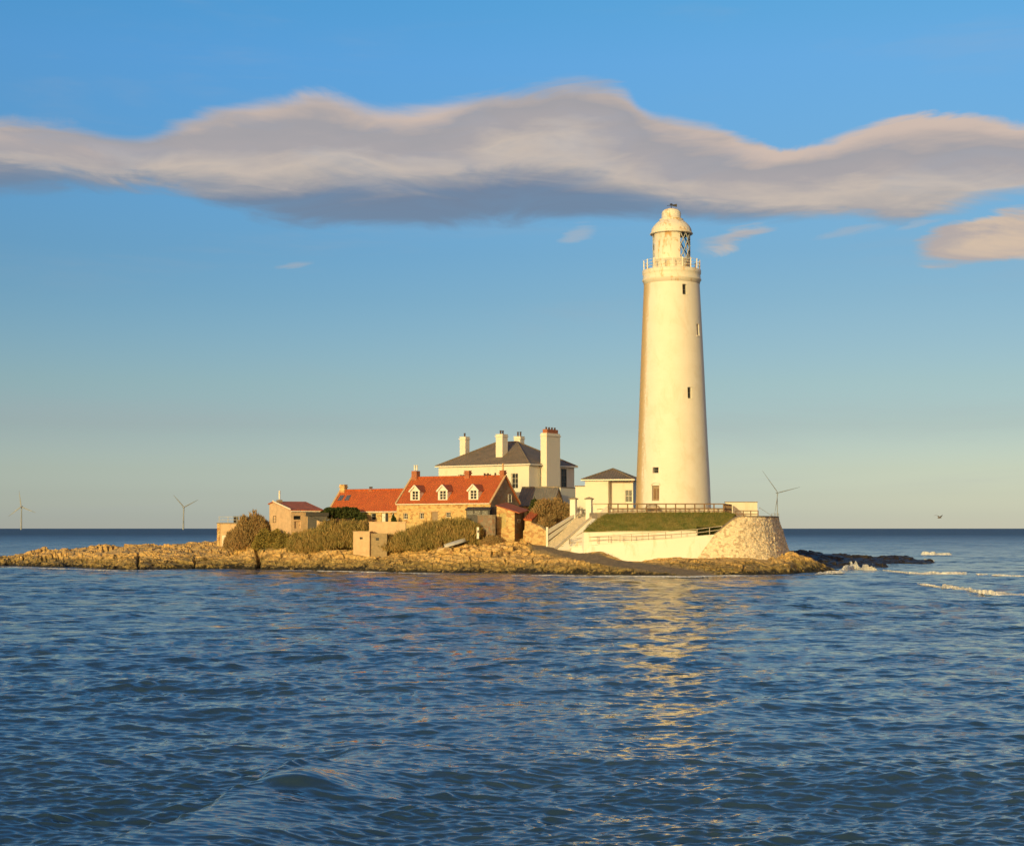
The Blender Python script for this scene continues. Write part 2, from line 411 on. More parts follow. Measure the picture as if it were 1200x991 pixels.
M_wood = mat('weathered_wood', flat_fn((.23,.15,.09), .85, .3))
M_wpaint = mat('white_paint', flat_fn((.80,.78,.72), .5, .08))
M_board = mat('tan_boarding', flat_fn((.68,.49,.31), .85, .22, 0, 1.2))
M_pot = mat('buff_clay', flat_fn((.60,.42,.24), .8, .2))
M_potd = mat('dark_clay', flat_fn((.09,.06,.05), .8, .2))
M_felt = mat('grey_felt', flat_fn((.10,.10,.10), .85, .3))
M_grey = mat('grey_concrete', flat_fn((.30,.26,.21), .9, .3))
M_turb = mat('turbine_hazed', flat_fn((.27,.32,.40), .6, .05))  # distance haze mixed into the colour, fading it towards the sky
M_metal = mat('grey_metal', flat_fn((.22,.23,.25), .45, .15, .6))
M_pale = mat('pale_grey_metal', flat_fn((.50,.52,.54), .5, .15, .0))
M_tan = mat('dull_tan', flat_fn((.36,.28,.17), .85, .3))
M_door = mat('brown_door', flat_fn((.34,.26,.18), .7, .2))
M_ochred = mat('ochre_door', flat_fn((.50,.40,.17), .7, .2))
M_steps = mat('worn_steps', flat_fn((.52,.46,.38), .9, .3))
M_boat = mat('pale_hull', flat_fn((.62,.62,.62), .35, .12))
M_gull = mat('gull_grey', flat_fn((.20,.19,.18), .8, .2))
def glass_fn(n, bs):
    n.put(bs.inputs['Base Color'], n.mix(n.ss(n.noise(ocoord(n), 2, 3), .4, .6), (.015,.018,.022), (.045,.05,.055)))
    bs.inputs['Roughness'].default_value = .3; bs.inputs['IOR'].default_value = 1.45; bs.inputs['Specular IOR Level'].default_value = .25
M_glass = mat('window_glass', glass_fn)
def lglass_fn(n, bs):
    bs.inputs['Base Color'].default_value = (.75,.82,.84,1); bs.inputs['Roughness'].default_value = .03
    bs.inputs['Transmission Weight'].default_value = 1; bs.inputs['IOR'].default_value = 1.05
M_lglass = mat('lantern_glass', lglass_fn)
def leaf_fn(c1, c2, c3):
    def fn(n, bs):
        p = pos(n); a = n.noise(p, .55, 5, .65); b = n.noise(p, 3.0, 2, .5)
        c = n.mix(n.ss(a, .38, .62), c1, c2); c = n.mix(n.m('MULTIPLY', n.ss(b, .5, .75), .7), c, c3)
        n.put(bs.inputs['Base Color'], c); bs.inputs['Roughness'].default_value = .75
        bs.inputs['Specular IOR Level'].default_value = .15
    return fn
M_reed = mat('dry_olive_twigs', leaf_fn((.36,.26,.10),(.25,.21,.075),(.50,.36,.15)))
M_brown = mat('brown_twigs', leaf_fn((.35,.24,.115),(.27,.195,.09),(.46,.33,.16)))
M_olive = mat('olive_leaves', leaf_fn((.27,.215,.06),(.20,.17,.05),(.36,.26,.08)))
M_green = mat('dark_green_leaves', leaf_fn((.035,.055,.018),(.06,.075,.025),(.10,.10,.03)))
M_bark = mat('bark', flat_fn((.10,.07,.045), .9, .3))
def turf_fn(n, bs):
    p = pos(n); a = n.noise(p, .8, 6, .7); b = n.noise(p, 6, 4, .7)
    c = n.mix(n.ss(a, .36, .62), (.14,.165,.04), (.25,.22,.07)); c = n.mix(n.m('MULTIPLY', n.ss(b, .45, .75), .6), c, (.05,.07,.02))
    n.put(bs.inputs['Base Color'], c); bs.inputs['Roughness'].default_value = .9; bump(n, bs, b, .9, .15)
M_turf = mat('turf', turf_fn)
def island_fn(n, bs):
    p = pos(n); sep = n.new('ShaderNodeSeparateXYZ'); n.l.new(p, sep.inputs[0]); x, y, z = sep.outputs
    a = n.noise(p, .22, 6, .65); b = n.noise(p, 1.6, 7, .72); c0 = n.noise(p, .9, 5, .6)
    ms = n.new('ShaderNodeMapping'); n.l.new(p, ms.inputs[0]); ms.inputs['Scale'].default_value = (.5,.5,4.0)
    strata = n.noise(ms.outputs[0], 1.0, 4, .6, .4)
    rock = n.mix(n.ss(b, .35, .65), (.52,.33,.12), (.74,.51,.20))
    rock = n.mix(n.m('MULTIPLY', n.ss(strata, .52, .68), .55), rock, (.24,.15,.07))
    rock = n.mix(n.m('MULTIPLY', n.ss(c0, .60, .74), .6), rock, (.20,.165,.06))
    edge = attr(n, 'crack'); rock = n.mix(n.m('MULTIPLY', n.ss(edge, .10, .0), .75), rock, (.07,.05,.03))
    # seaweed and wet rock in the tidal band
    zz = n.m('ADD', z, n.m('MULTIPLY', n.m('SUBTRACT', b, .5), 2.2)); zz = n.m('ADD', zz, n.m('MULTIPLY', n.m('SUBTRACT', a, .5), 1.6))
    weed = n.mix(n.ss(b, .4, .6), (.07,.06,.022), (.20,.17,.06))
    rock = n.mix(n.m('MULTIPLY', n.ss(zz, 1.6, .85), .7), rock, weed)
    rock = n.mix(n.ss(zz, .55, .15), rock, (.022,.020,.012))
    grass = n.mix(n.ss(b, .35, .65), (.17,.14,.05), (.24,.18,.08)); grass = n.mix(n.ss(a, .45, .6), grass, (.095,.11,.03))
    c = n.mix(attr(n, 'rock'), grass, rock)
    c = n.mix(attr(n, 'path'), c, n.mix(n.ss(b, .4, .65), (.17,.135,.095), (.24,.19,.13)))
    n.put(bs.inputs['Base Color'], c); bs.inputs['Roughness'].default_value = .88
    bump(n, bs, n.m('ADD', b, n.m('MULTIPLY', strata, .5)), .9, .25)
M_island = mat('island_ground', island_fn)
def darkrock_fn(n, bs):
    p = pos(n); b = n.noise(p, 1.2, 6, .7)
    n.put(bs.inputs['Base Color'], n.mix(n.ss(b, .4, .65), (.016,.014,.012), (.045,.035,.025))); bs.inputs['Roughness'].default_value = .5
    bump(n, bs, b, .8, .3)
M_darkrock = mat('wet_dark_rock', darkrock_fn)
def foam_fn(n, bs):
    b = n.noise(pos(n), 3.0, 6, .75)
    n.put(bs.inputs['Base Color'], n.mix(n.ss(b, .4, .62), (.46,.48,.50), (.86,.86,.86))); bs.inputs['Roughness'].default_value = .9
    bs.inputs['Subsurface Weight'].default_value = 0
M_foam = mat('foam', foam_fn)
def water_fn(n, bs):
    p = pos(n); sep = n.new('ShaderNodeSeparateXYZ'); n.l.new(p, sep.inputs[0]); x, y, z = sep.outputs
    d = n.m('POWER', n.m('ADD', n.m('MULTIPLY', x, x), n.m('MULTIPLY', y, y)), .5)
    mid = n.noise(p, .035, 4, .6)
    c = n.mix(n.ss(mid, .4, .62), (.026,.056,.090), (.038,.074,.114))
    n.put(bs.inputs['Base Color'], c)
    bs.inputs['IOR'].default_value = 1.56; bs.inputs['Specular Tint'].default_value = (.90,.97,1,1)
    n.put(bs.inputs['Roughness'], n.m('ADD', n.lin(d, 25, 150, .05, .13), n.lin(d, 200, 1500, 0, .42)))
    def slopes(scale, sx, sy, rot, detail=3):
        m1 = n.new('ShaderNodeMapping'); n.l.new(p, m1.inputs[0]); m1.inputs['Scale'].default_value = (sx, sy, 1); m1.inputs['Rotation'].default_value = (0, 0, R(rot))
        t = n.new('ShaderNodeTexNoise'); t.inputs['Scale'].default_value = scale; t.inputs['Detail'].default_value = detail; t.inputs['Roughness'].default_value = .6; t.inputs['Distortion'].default_value = .4
        n.l.new(m1.outputs[0], t.inputs['Vector'])
        v = n.new('ShaderNodeVectorMath', operation='SUBTRACT'); n.l.new(t.outputs['Color'], v.inputs[0]); v.inputs[1].default_value = (.5, .5, .5); return v.outputs[0]
    def scl(v, f, y=1.0):
        q = n.new('ShaderNodeVectorMath', operation='MULTIPLY'); n.l.new(v, q.inputs[0]); n.put(q.inputs[1], n.comb(n.m('MULTIPLY', f, .6), n.m('MULTIPLY', f, y), 0)); return q.outputs[0]
    def add(a, b):
        q = n.new('ShaderNodeVectorMath', operation='ADD'); n.l.new(a, q.inputs[0]); n.l.new(b, q.inputs[1]); return q.outputs[0]
    gust = n.lin(n.noise(p, .05, 3, .5), .35, .65, .75, 1.2)
    _c = n.m('MAXIMUM', n.m('MULTIPLY', attr(n, 'calm'), -1), 0)
    gust = n.m('MULTIPLY', gust, n.m('ADD', n.m('MULTIPLY', _c, 1.8), n.lin(attr(n, 'calm'), 0, 1, 1.0, .42)))
    v = scl(slopes(3.2, .5, 1.7, 8), n.m('MULTIPLY', gust, n.lin(d, 25, 90, .42, 1.0)))
    v = add(v, scl(slopes(9.0, .5, 1.5, 14), n.lin(d, 25, 60, .26, .2)))
    v = add(v, scl(slopes(.9, .55, 1.5, -6), n.m('MULTIPLY', gust, n.lin(d, 30, 90, .35, 1.5))))
    v = add(v, scl(slopes(.22, .5, 1.5, 5), n.lin(d, 80, 240, 0, 1.7)))
    v = add(v, scl(slopes(.04, .5, 1.6, 0), n.lin(d, 250, 900, 0, 1.0)))
    v = add(v, n.new('ShaderNodeNewGeometry').outputs['Normal'])
    nm = n.new('ShaderNodeVectorMath', operation='NORMALIZE'); n.l.new(v, nm.inputs[0]); n.l.new(nm.outputs[0], bs.inputs['Normal'])
M_water = mat('sea_water', water_fn)

# ------------------------------------------------------------------ sea
def build_sea():
    rows = []
    py = 1090.0                                      # rows follow even steps of perspective depth, out past the horizon
    while py > 620.4: rows.append(CH*F/(py-619)); py -= .42 if py > 640 else .3
    rows = [6.0, 10.0, 14.0] + [r for r in rows if r > 17] + [8000, 12000, 20000, 40000, 90000]
    rr = np.array(rows)
    ca = np.concatenate([np.linspace(-math.pi, -.46, 60)[:-1], np.linspace(-.46, .46, 1500), np.linspace(.46, math.pi, 60)[1:]])
    A, Rr = np.meshgrid(ca, rr)
    X = np.sin(A)*Rr; Y = np.cos(A)*Rr
    dr = np.gradient(rr)[:, None]*np.ones_like(A)
    da = np.gradient(ca)[None, :]*Rr
    Z = np.zeros_like(X); DX = np.zeros_like(X); DY = np.zeros_like(X)
    g = np.random.default_rng(3)
    N = 165
    env = .65+.7*fbm(X/14, Y/22, 3, 4)
    a0 = np.array([-6.4, 25.6]); a1 = np.array([-3.2, 38.8]); t = a1-a0; L = np.hypot(*t); t = t/L; nn = np.array([t[1], -t[0]])
    al = (X-a0[0])*t[0]+(Y-a0[1])*t[1]; ac = (X-a0[0])*nn[0]+(Y-a0[1])*nn[1]+.28*(fbm(al/1.6+0*X, Y*0, 3, 2)-.5)*2
    calm = np.clip((ac+.1)/.3, 0, 1)*np.clip((3.2-ac)/2.0, 0, 1)*np.clip((al+6)/3, 0, 1)*np.clip((L-al)/6, 0, 1)
    calm = calm - np.exp(-((ac+.45)/.42)**2)*np.clip((al+6)/3, 0, 1)*np.clip((L+1-al)/4, 0, 1)*np.clip(fbm(X/.9, Y/1.8, 3, 77)*2.2-.2, 0, 1.2)
    for i in range(N):
        lam = .17*(18/.17)**(g.random()**1.12)
        th = R(-78)+g.normal()*R(24 if lam < 1.5 else 30 if lam < 7 else 16)      # travel direction (mostly towards the viewer, a little from the right)
        k = 2*math.pi/lam; kx, ky = math.cos(th)*k, math.sin(th)*k
        amp = WAVE*lam**.76*.0052*(1.12 if lam < 1 else .78)
        # the mesh must be able to carry the wave
        step = np.abs(ky)*dr/k + np.abs(kx)*da/k
        far = 1+1.0*np.clip((Rr-50)/110, 0, 1) if .8 < lam < 5 else 1.0
        wgt = far*np.clip((lam/np.maximum(step, 1e-6)-2.2)/2.5, 0, 1)
        e = env if lam < 6 else 1.0
        ph = kx*X+ky*Y+g.random()*6.283
        # crests wander
        ph = ph+1.3*np.sin(X*g.uniform(.02,.09)+g.random()*6)+.9*np.sin(Y*g.uniform(.02,.07)+g.random()*6)
        a = amp*wgt*e
        a = a*(1-.6*np.maximum(calm, 0))
        Z += a*np.cos(ph); DX -= a*.75*math.cos(th)*np.sin(ph); DY -= a*.75*math.sin(th)*np.sin(ph)
    # small swell running diagonally past the causeway, and its steep shoulder
    fade = np.clip((al+6)/5, 0, 1)*np.clip((L-al)/7, 0, 1)
    prof = np.where(ac < 0, np.exp(-(ac/.30)**2), np.exp(-(ac/2.4)**2))
    Z += .33*fade*prof
    def hump(px, py, wx, wy, h):
        c = G(px, py); q = ((X-c.x-.10*(Y-c.y))/wx)**2
        u = (Y-c.y)
        return h*np.exp(-q)*np.where(u < 0, np.exp(-(u/(wy*.55))**2), np.exp(-(u/(wy*2.6))**2))
    Z += hump(350, 935, .75, .5, .20)+hump(70, 915, 1.0, .6, .12)+hump(440, 885, 1.5, .6, .12)+hump(410, 940, 1.0, .5, .07)
    near = np.clip((Rr-5)/15, 0, 1)
    land = 1-.75*island_mask(X, Y)
    Z *= near*land; X = X+DX*near*land; Y = Y+DY*near*land
    o = grid_mesh('sea_water', X, Y, Z, M_water, dict(calm=calm))
    tag(o, 'choppy blue sea around the island', kind='structure'); return o
WAVE = .78

# ------------------------------------------------------------------ island terrain
COLS = {  # photo column: (distance, row) stations from the waterline back
 -140:[(246,-1.2),(252,-.8),(258,-1.2)],
 -60:[(233,-1.0),(240,-.1),(248,-.4),(256,-1.2)],
 0:  [(228,662),(236,655.5),(242,656),(250,-1)],
 60: [(218,664),(224,652),(232,646.5),(242,647),(252,-1)],
 150:[(204,667),(211,655),(220,645),(234,640),(246,640),(262,-1)],
 260:[(210,666),(214,655),(219,646),(226,640),(240,636),(256,638),(272,-1)],
 330:[(205,667),(208,656),(210,649),(213,641),(219,627),(228,619),(255,619),(275,-1)],
 400:[(200,668),(202,659),(204,648),(208,642),(214,631),(221,620),(255,618),(275,-1)],
 460:[(195,669),(199,660),(203,650),(206,645),(211,631),(215,619),(250,616),(275,-1)],
 540:[(190,670),(194,661),(197,652),(201,643),(204,633),(208,622),(240,614),(275,-1)],
 600:[(189,671),(193,661),(197,646),(201,637),(206,630),(209,622),(214,616),(250,610),(275,-1)],
 640:[(187,671),(190,660),(193,650),(196,642),(200,637),(204,626),(209,613),(250,606),(275,-1)],
 700:[(182,673),(186,662),(189,653.5),(191,649),(194,648),(200,640),(206,615),(250,606),(275,-1)],
 750:[(180,673),(184,664),(188,657.5),(192,656),(198,652),(206,630),(250,606),(275,-1)],
 812:[(179,674),(184,663),(188,656),(192,655),(200,652),(215,640),(245,630),(270,-1)],
 870:[(180,673),(184,663),(187,656),(192,655),(200,654),(215,648),(235,645),(255,-1)],
 925:[(185,672),(188,661),(191,655),(198,653),(212,652),(230,655),(240,-1)],
 950:[(191,669.5),(194,662),(199,660),(207,664),(215,-1)],
 985:[(196,-.9),(203,-.4),(208,-.9),(215,-1.5)],
 1040:[(196,-2),(220,-2)]}
PXS = sorted(COLS); 
def station_z():
    out = []
    ys = np.arange(160, 300, .5)
    for px in PXS:
        Yv = []; Zv = []
        for Yd, q in COLS[px]:
            z = q if q < 100 else ZP(q, Yd)
            Yv.append(Yd); Zv.append(z)
        Yv = [Yv[0]-10, Yv[0]-2.5]+Yv+[Yv[-1]+12]; Zv = [-4, -1.2]+Zv+[-4]
        out.append(np.interp(ys, Yv, Zv))
    return ys, np.array(out)
SY, SZ = station_z(); PXA = np.array(PXS, float)
def base_z(X, Y):
    px = 600+F*X/(Y*math.cos(TILT))
    xi = np.clip(np.interp(px, PXA, np.arange(len(PXA))), 0, len(PXA)-1.001)
    yi = np.clip((Y-SY[0])/.5, 0, len(SY)-1.001)
    x0 = np.floor(xi).astype(int); y0 = np.floor(yi).astype(int); fx = xi-x0; fy = yi-y0; fx = fx*fx*(3-2*fx)*.5+fx*.5
    return (SZ[x0,y0]*(1-fx)+SZ[x0+1,y0]*fx)*(1-fy)+(SZ[x0,y0+1]*(1-fx)+SZ[x0+1,y0+1]*fx)*fy
def island_mask(X, Y):
    m = (Y > 150) & (Y < 300) & (np.abs(X) < 140)
    z = np.full(X.shape, -4.0); z[m] = base_z(X[m], Y[m]); return np.clip((z+4)/3, 0, 1)
RK = [(-140,300),(255,300),(300,214),(330,213),(400,210.5),(460,209),(540,204),(575,205),(610,206),(640,199),(700,196),(750,300),(1100,300)]
PATH = [(632,634,203),(640,640,197),(670,645,193),(700,651,188.5),(735,657,186),(770,662,183),(805,668,180.5),(835,673,178)]
def terrain(X, Y):
    z = base_z(X, Y); px = 600+F*X/(Y*math.cos(TILT))
    yr = np.interp(px, [a for a, b in RK], [b for a, b in RK])+(fbm(X/3, Y/3, 3, 8)-.5)*4
    rock = np.clip((yr-Y)/1.2, 0, 1)
    pm = np.zeros_like(X)
    P = [W(a, b, y) for a, b, y in PATH]
    for p, q in zip(P[:-1], P[1:]):
        d = Vector((q.x-p.x, q.y-p.y)); L2 = d.length_squared
        t = np.clip(((X-p.x)*d.x+(Y-p.y)*d.y)/L2, 0, 1)
        dd = np.hypot(X-p.x-t*d.x, Y-p.y-t*d.y); pm = np.maximum(pm, np.clip((2.0-dd)/.7, 0, 1))
    h1, e1 = blocks(X/3.6+.8*fbm(X/2,Y/2,3,1), Y/2.6+.5*fbm(X/2,Y/2,3,2), 1); h2, e2 = blocks(X/.95+fbm(X/2,Y/2,2,3), Y/.8, 30)
    h3, e3 = blocks(X/.42, Y/.42, 60)
    rough = rock*(1-pm)
    calm = np.clip((fbm(X/12, Y/9, 3, 44)-.30)/.25, .35, 1.25)
    dz = ((h1-.5)*.50+(h2-.5)*.17+(h3-.5)*.05)*calm - .30*np.clip(1-e1/.10, 0, 1)-.15*np.clip(1-e2/.12, 0, 1)
    dz += (fbm(X/7, Y/5, 5, 21)-.5)*1.9
    dz = dz*(1-.65*np.clip((px-690)/50, 0, 1)*np.clip((Y-183.5)/3, 0, 1)*np.clip((930-px)/30, 0, 1))
    near0 = np.clip((z+1.5)/1.5, .0, 1)
    zr = z+dz*near0; dip = .05*X+(fbm(X/6, Y/6, 3, 91)-.5)*2.4; q = (zr+dip)/.62; fq = q-np.floor(q); zs = (np.floor(q)+np.clip((fq-.1)/.35, 0, 1))*.62-dip
    zr = zr*.55+zs*.45
    for gx, gw, gd in ((303,2.2,1.5),(74,1.5,1.0),(163,1.3,1.0),(228,1.2,.6)):
        zr = zr-gd*np.exp(-((px-gx-(fbm(Y/2,Y*0,2,int(gx))-.5)*4)/gw)**2)*np.clip((217-Y)/3, 0, 1)
    z2 = z+rough*(zr-z)+(1-rough)*(fbm(X/2.5, Y/2.5, 4, 12)-.5)*.5*(1-pm)
    # terrace zone stays under its own walls
    return z2, rough, pm, np.minimum(e1, e2*.7+.02)
def tz(x, y):
    return float(base_z(np.array([x]), np.array([y]))[0])
def build_island():
    ys = np.concatenate([np.arange(170, 216, .17), np.arange(216, 290, .45)])
    px = np.arange(-170, 1070, .62)
    PX, Y = np.meshgrid(px, ys); X = (PX-600)/F*Y*math.cos(TILT)
    z, rock, pm, cr = terrain(X, Y)
    o = grid_mesh('island_ground', X, Y, z, M_island, dict(rock=rock, path=pm, crack=cr), smooth=False)
    tag(o, 'rocky tidal island with rough grass behind the ochre ledges', kind='structure')
build_sea(); build_island()

# offshore reef
def build_reef():
    ys = np.arange(205, 262, .3); px = np.arange(915, 1120, .8)
    PX, Y = np.meshgrid(px, ys); X = (PX-600)/F*Y
    prof = lambda c, w: np.exp(-((Y-c)/w)**2)
    top = np.interp(PX, [915,935,975,1010,1060,1088,1100,1120], [2.1,2.2,1.7,1.5,1.35,1.0,.1,-2])
    z = top*prof(242+fbm(PX/30,Y*0,2,3)*8, 9)*1.15-.75
    top2 = np.interp(PX, [915,935,960,1000,1035,1050,1120], [-1,.8,1.5,1.3,.9,-1,-2])
    z = np.maximum(z, top2*prof(217, 6)-.6)
    h1, e1 = blocks(X/2.4, Y/3, 4); h2, e2 = blocks(X/.9, Y/1.1, 6)
    z += (h1-.5)*.45+(h2-.5)*.28
    o = grid_mesh('reef_rock', X, Y, z, M_darkrock, smooth=False)
    tag(o, 'dark wet reef running out to sea right of the round stone bastion', 'reef', kind='structure')
build_reef()

# foam
def foam_strip(pts, width, h, label, dens=1.0, seed=0):
    """ragged crest of foam: a heightfield along a line on the water that dips under the surface where it is thin"""
    P = np.array([list(G(*p))[:2] for p in pts]); sg = np.linalg.norm(np.diff(P, axis=0), axis=1); s_ = np.concatenate([[0], np.cumsum(sg)])
    n = int(max(30, s_[-1]/.09)); m = int(max(16, width*2.6/.10)); u = np.linspace(0, s_[-1], n); v = np.linspace(-1, 1, m)
    cx, cy = np.interp(u, s_, P[:,0]), np.interp(u, s_, P[:,1])
    U, V = np.meshgrid(u, v); X = cx[None]+0*V; Y = cy[None]+V*width*1.3+(fbm(U/2.5, U*0, 3, seed)-.5)*width*.9
    end = np.clip(np.minimum(U, s_[-1]-U)/(.18*s_[-1]+.01), 0, 1)**.6
    prof = np.where(V < -.25, np.exp(-((V+.25)/.28)**2), np.exp(-((V+.25)/.55)**2))
    big = fbm(X/1.9, Y/1.6, 3, seed+2); fine = fbm(X/.28, Y/.22, 4, seed+7)
    Z = (prof*end*(.25+1.5*(big-.15)))*h*(.85+.3*fine)*1.15 - h*.30*(1.2-.45*dens) + (fine-.5)*.16
    Z = np.where(Z > h*.7, h*.7+(Z-h*.7)*.35, Z)
    X = X+(fbm(X/.4, Y/.4, 2, seed+3)-.5)*.35
    o = grid_mesh('foam', X, Y, Z+.03, M_foam); tag(o, label, 'foam', kind='stuff')
foam_strip([(1092,687),(1120,691),(1140,694),(1165,697),(1215,697)], 1.6, .42, 'white breaker foam at the right edge of the sea', 2.1, 1)
foam_strip([(984,668),(1000,666),(1030,669)], 1.6, .8, 'white surf breaking below the dark reef', 1.3, 2)
foam_strip([(990,664),(1004,666)], 1.9, 1.1, 'tall burst of white spray against the dark rocks', 2.4, 3)
foam_strip([(955,672),(990,671)], .8, .35, 'thin foam line at the foot of the rocks', 1.2, 4)
foam_strip([(962,658),(985,656),(990,660)], 2.5, .9, 'greyish surf between the two dark reefs', .9, 5)
foam_strip([(1080,650),(1096,650)], 1.7, .9, 'small white splash at the outer tip of the reef', 2, 6)
foam_strip([(1092,650),(1116,650)], 1.2, .5, 'low foam just beyond the outer tip of the reef', 1, 7)
foam_strip([(1080,657),(1094,658)], 1.3, .5, 'patch of foam below the tip of the reef', 1.3, 8)
foam_strip([(1082,671),(1100,672),(1135,673)], 1.2, .3, 'thin foam streak between reef and breaker', .7, 9)
foam_strip([(1030,668),(1060,671),(1092,673)], 1.0, .16, 'faint foam streak trailing right of the surf', 1.0, 21)
foam_strip([(1120,671),(1160,674),(1210,676)], .9, .18, 'thin foam line above the right hand breaker', 1.0, 22)
foam_strip([(1060,683),(1078,685),(1100,687)], .9, .16, 'faint foam patch left of the right hand breaker', 1.0, 23)
foam_strip([(1010,655),(1040,654),(1062,653)], 1.2, .2, 'thin wash along the foot of the dark reef', 1.0, 24)
foam_strip([(0,664),(60,666),(130,668.5),(210,668)], .5, .08, 'thin wash along the rocks at the left', .8, 25)
foam_strip([(330,668),(420,670),(520,672.5)], .5, .08, 'thin wash along the rocks below the thickets', .8, 26)
foam_strip([(600,674),(700,675.5),(800,676),(900,674.5)], .9, .16, 'low foam edge along the shore below the lighthouse', .8, 10)

# ------------------------------------------------------------------ building helpers
def at_px(C, d, px, z=6):
    """distance along direction d from point C at which the photo column px is met"""
    k = (px-600)/F*(math.cos(TILT)); k2 = (px-600)/F*math.sin(TILT)*(z-CH)
    return (k*C[1]+k2-C[0])/(d[0]-k*d[1])
def rdir(rz): return (math.cos(rz), math.sin(rz)), (-math.sin(rz), math.cos(rz))
def loc_of(root_xy, rz, P):
    c, s = math.cos(-rz), math.sin(-rz); x, y = P[0]-root_xy[0], P[1]-root_xy[1]
    return (c*x-s*y, s*x+c*y)
def window(parent, x0, x1, z0, z1, y=0, cols=2, rows=2, m=None, fw=.06, side=None, name='window', label=None):
    """frame with glazing bars and a pane behind; on the facade plane, or on a gable (side = x of the gable)"""
    m = m or M_wpaint; f = MB(); p = MB()
    def bx(mb, a, b, c, d, e, g):
        if side is None: mb.box(a, b, e, g, c, d)
        else:
            s = 1 if side[1] > 0 else -1
            xa, xb = sorted((side[0]-s*(e-y), side[0]-s*(g-y)))
            mb.box(xa, xb, a, b, c, d)
    bx(f,x0,x0+fw,z0,z1,y,y+.10); bx(f,x1-fw,x1,z0,z1,y,y+.10); bx(f,x0+fw,x1-fw,z0,z0+fw,y,y+.10); bx(f,x0+fw,x1-fw,z1-fw,z1,y,y+.10)
    for i in range(1, cols):
        c = x0+(x1-x0)*i/cols; bx(f,c-fw*.35,c+fw*.35,z0+fw,z1-fw,y+.02,y+.09)
    for j in range(1, rows):
        c = z0+(z1-z0)*j/rows; bx(f,x0+fw,x1-fw,c-fw*.3,c+fw*.3,y+.025,y+.085)
    bx(p,x0+fw*.5,x1-fw*.5,z0+fw*.5,z1-fw*.5,y+.055,y+.075)
    o = f.build(name, m, parent, label=label); p.build('pane', M_glass, o); return o
def door(parent, x0, x1, z0, z1, y, m, label=None):
    d = MB(); d.box(x0, x1, y, y+.06, z0, z1)
    for k in range(1, 4):
        c = x0+(x1-x0)*k/4; d.box(c-.015, c+.015, y-.012, y+.002, z0+.05, z1-.05)
    o = d.build('door', m, parent, label=label)
    MB().box(x1-.16, x1-.08, y-.06, y-.003, (z0+z1)/2-.05, (z0+z1)/2+.05).build('handle', M_metal, o)
    return o
def chimney(parent, cx, cy, w, d, z0, z1, m, pots=2, potm=None, poth=.55, cap=True, name='chimney', capm=None):
    b = MB(); b.box(cx-w/2, cx+w/2, cy-d/2, cy+d/2, z0, z1)
    if cap: b.box(cx-w/2-.09, cx+w/2+.09, cy-d/2-.09, cy+d/2+.09, z1-.32, z1-.16); b.box(cx-w/2-.05, cx+w/2+.05, cy-d/2-.05, cy+d/2+.05, z1+.002, z1+.09)
    o = b.build(name, m, parent)
    for i in range(pots):
        t = (i+.5)/pots-.5
        px, py = (cx+t*w*.85, cy) if w >= d else (cx, cy+t*d*.85)
        MB().lathe([(.13,0),(.16,.03),(.12,.1),(.12,poth-.1),(.17,poth-.04),(.15,poth),(.09,poth),(.09,poth-.2)], 12, (px, py, z1+.08)).build('chimney_pot', potm or M_pot, o)
    return o
def gable_house(root, x0, x1, Wd, zb, ze, zr, mw, mr, mg=None, holes=(), ov=.22, verge=None, t=.16, gx=.12, ridge=None):
    """front wall on y=0 between x0 and x1, ridge along x; returns the roof object"""
    mg = mg or mw
    w = MB(); w.panel(x0, x1, zb, ze, holes, 0, .28)
    wo = w.build('wall', mw, root)
    MB().poly([(x1,Wd,zb),(x0,Wd,zb),(x0,Wd,ze),(x1,Wd,ze)]).build('back_wall', mw, root)
    MB().poly([(x1,0,zb),(x1,Wd,zb),(x1,Wd,ze),(x1,Wd/2,zr-.05),(x1,0,ze)]).build('gable_wall', mg, root)
    MB().poly([(x0,Wd,zb),(x0,0,zb),(x0,0,ze),(x0,Wd/2,zr-.05),(x0,Wd,ze)]).build('gable_wall', mg, root)
    sl = (zr-ze)/(Wd/2)
    r = MB()
    for s in (0, 1):
        ya, za = (-ov, ze-ov*sl) if s == 0 else (Wd+ov, ze-ov*sl)
        P = [(x0-gx,ya,za),(x1+gx,ya,za),(x1+gx,Wd/2,zr),(x0-gx,Wd/2,zr)]
        if s: P = P[::-1]
        r.slab([(a,b,c+t) for a,b,c in P], t)
    ro = r.build('roof', mr, root)
    rt = MB(); rt.tube([(x0-gx,Wd/2,zr+t+.02),(x1+gx,Wd/2,zr+t+.02)], .11, 8); rt.build('ridge_tiles', ridge or mr, ro)
    if verge:
        for xe in (x0-gx-.02, x1+gx-.16):
            v = MB()
            for ya in (-ov, Wd+ov):
                v.bar((xe+.09,ya,ze-ov*sl+t+.05),(xe+.09,Wd/2,zr+t+.05), .26, .16)
            v.build('verge_coping', verge, ro)
    return wo, ro
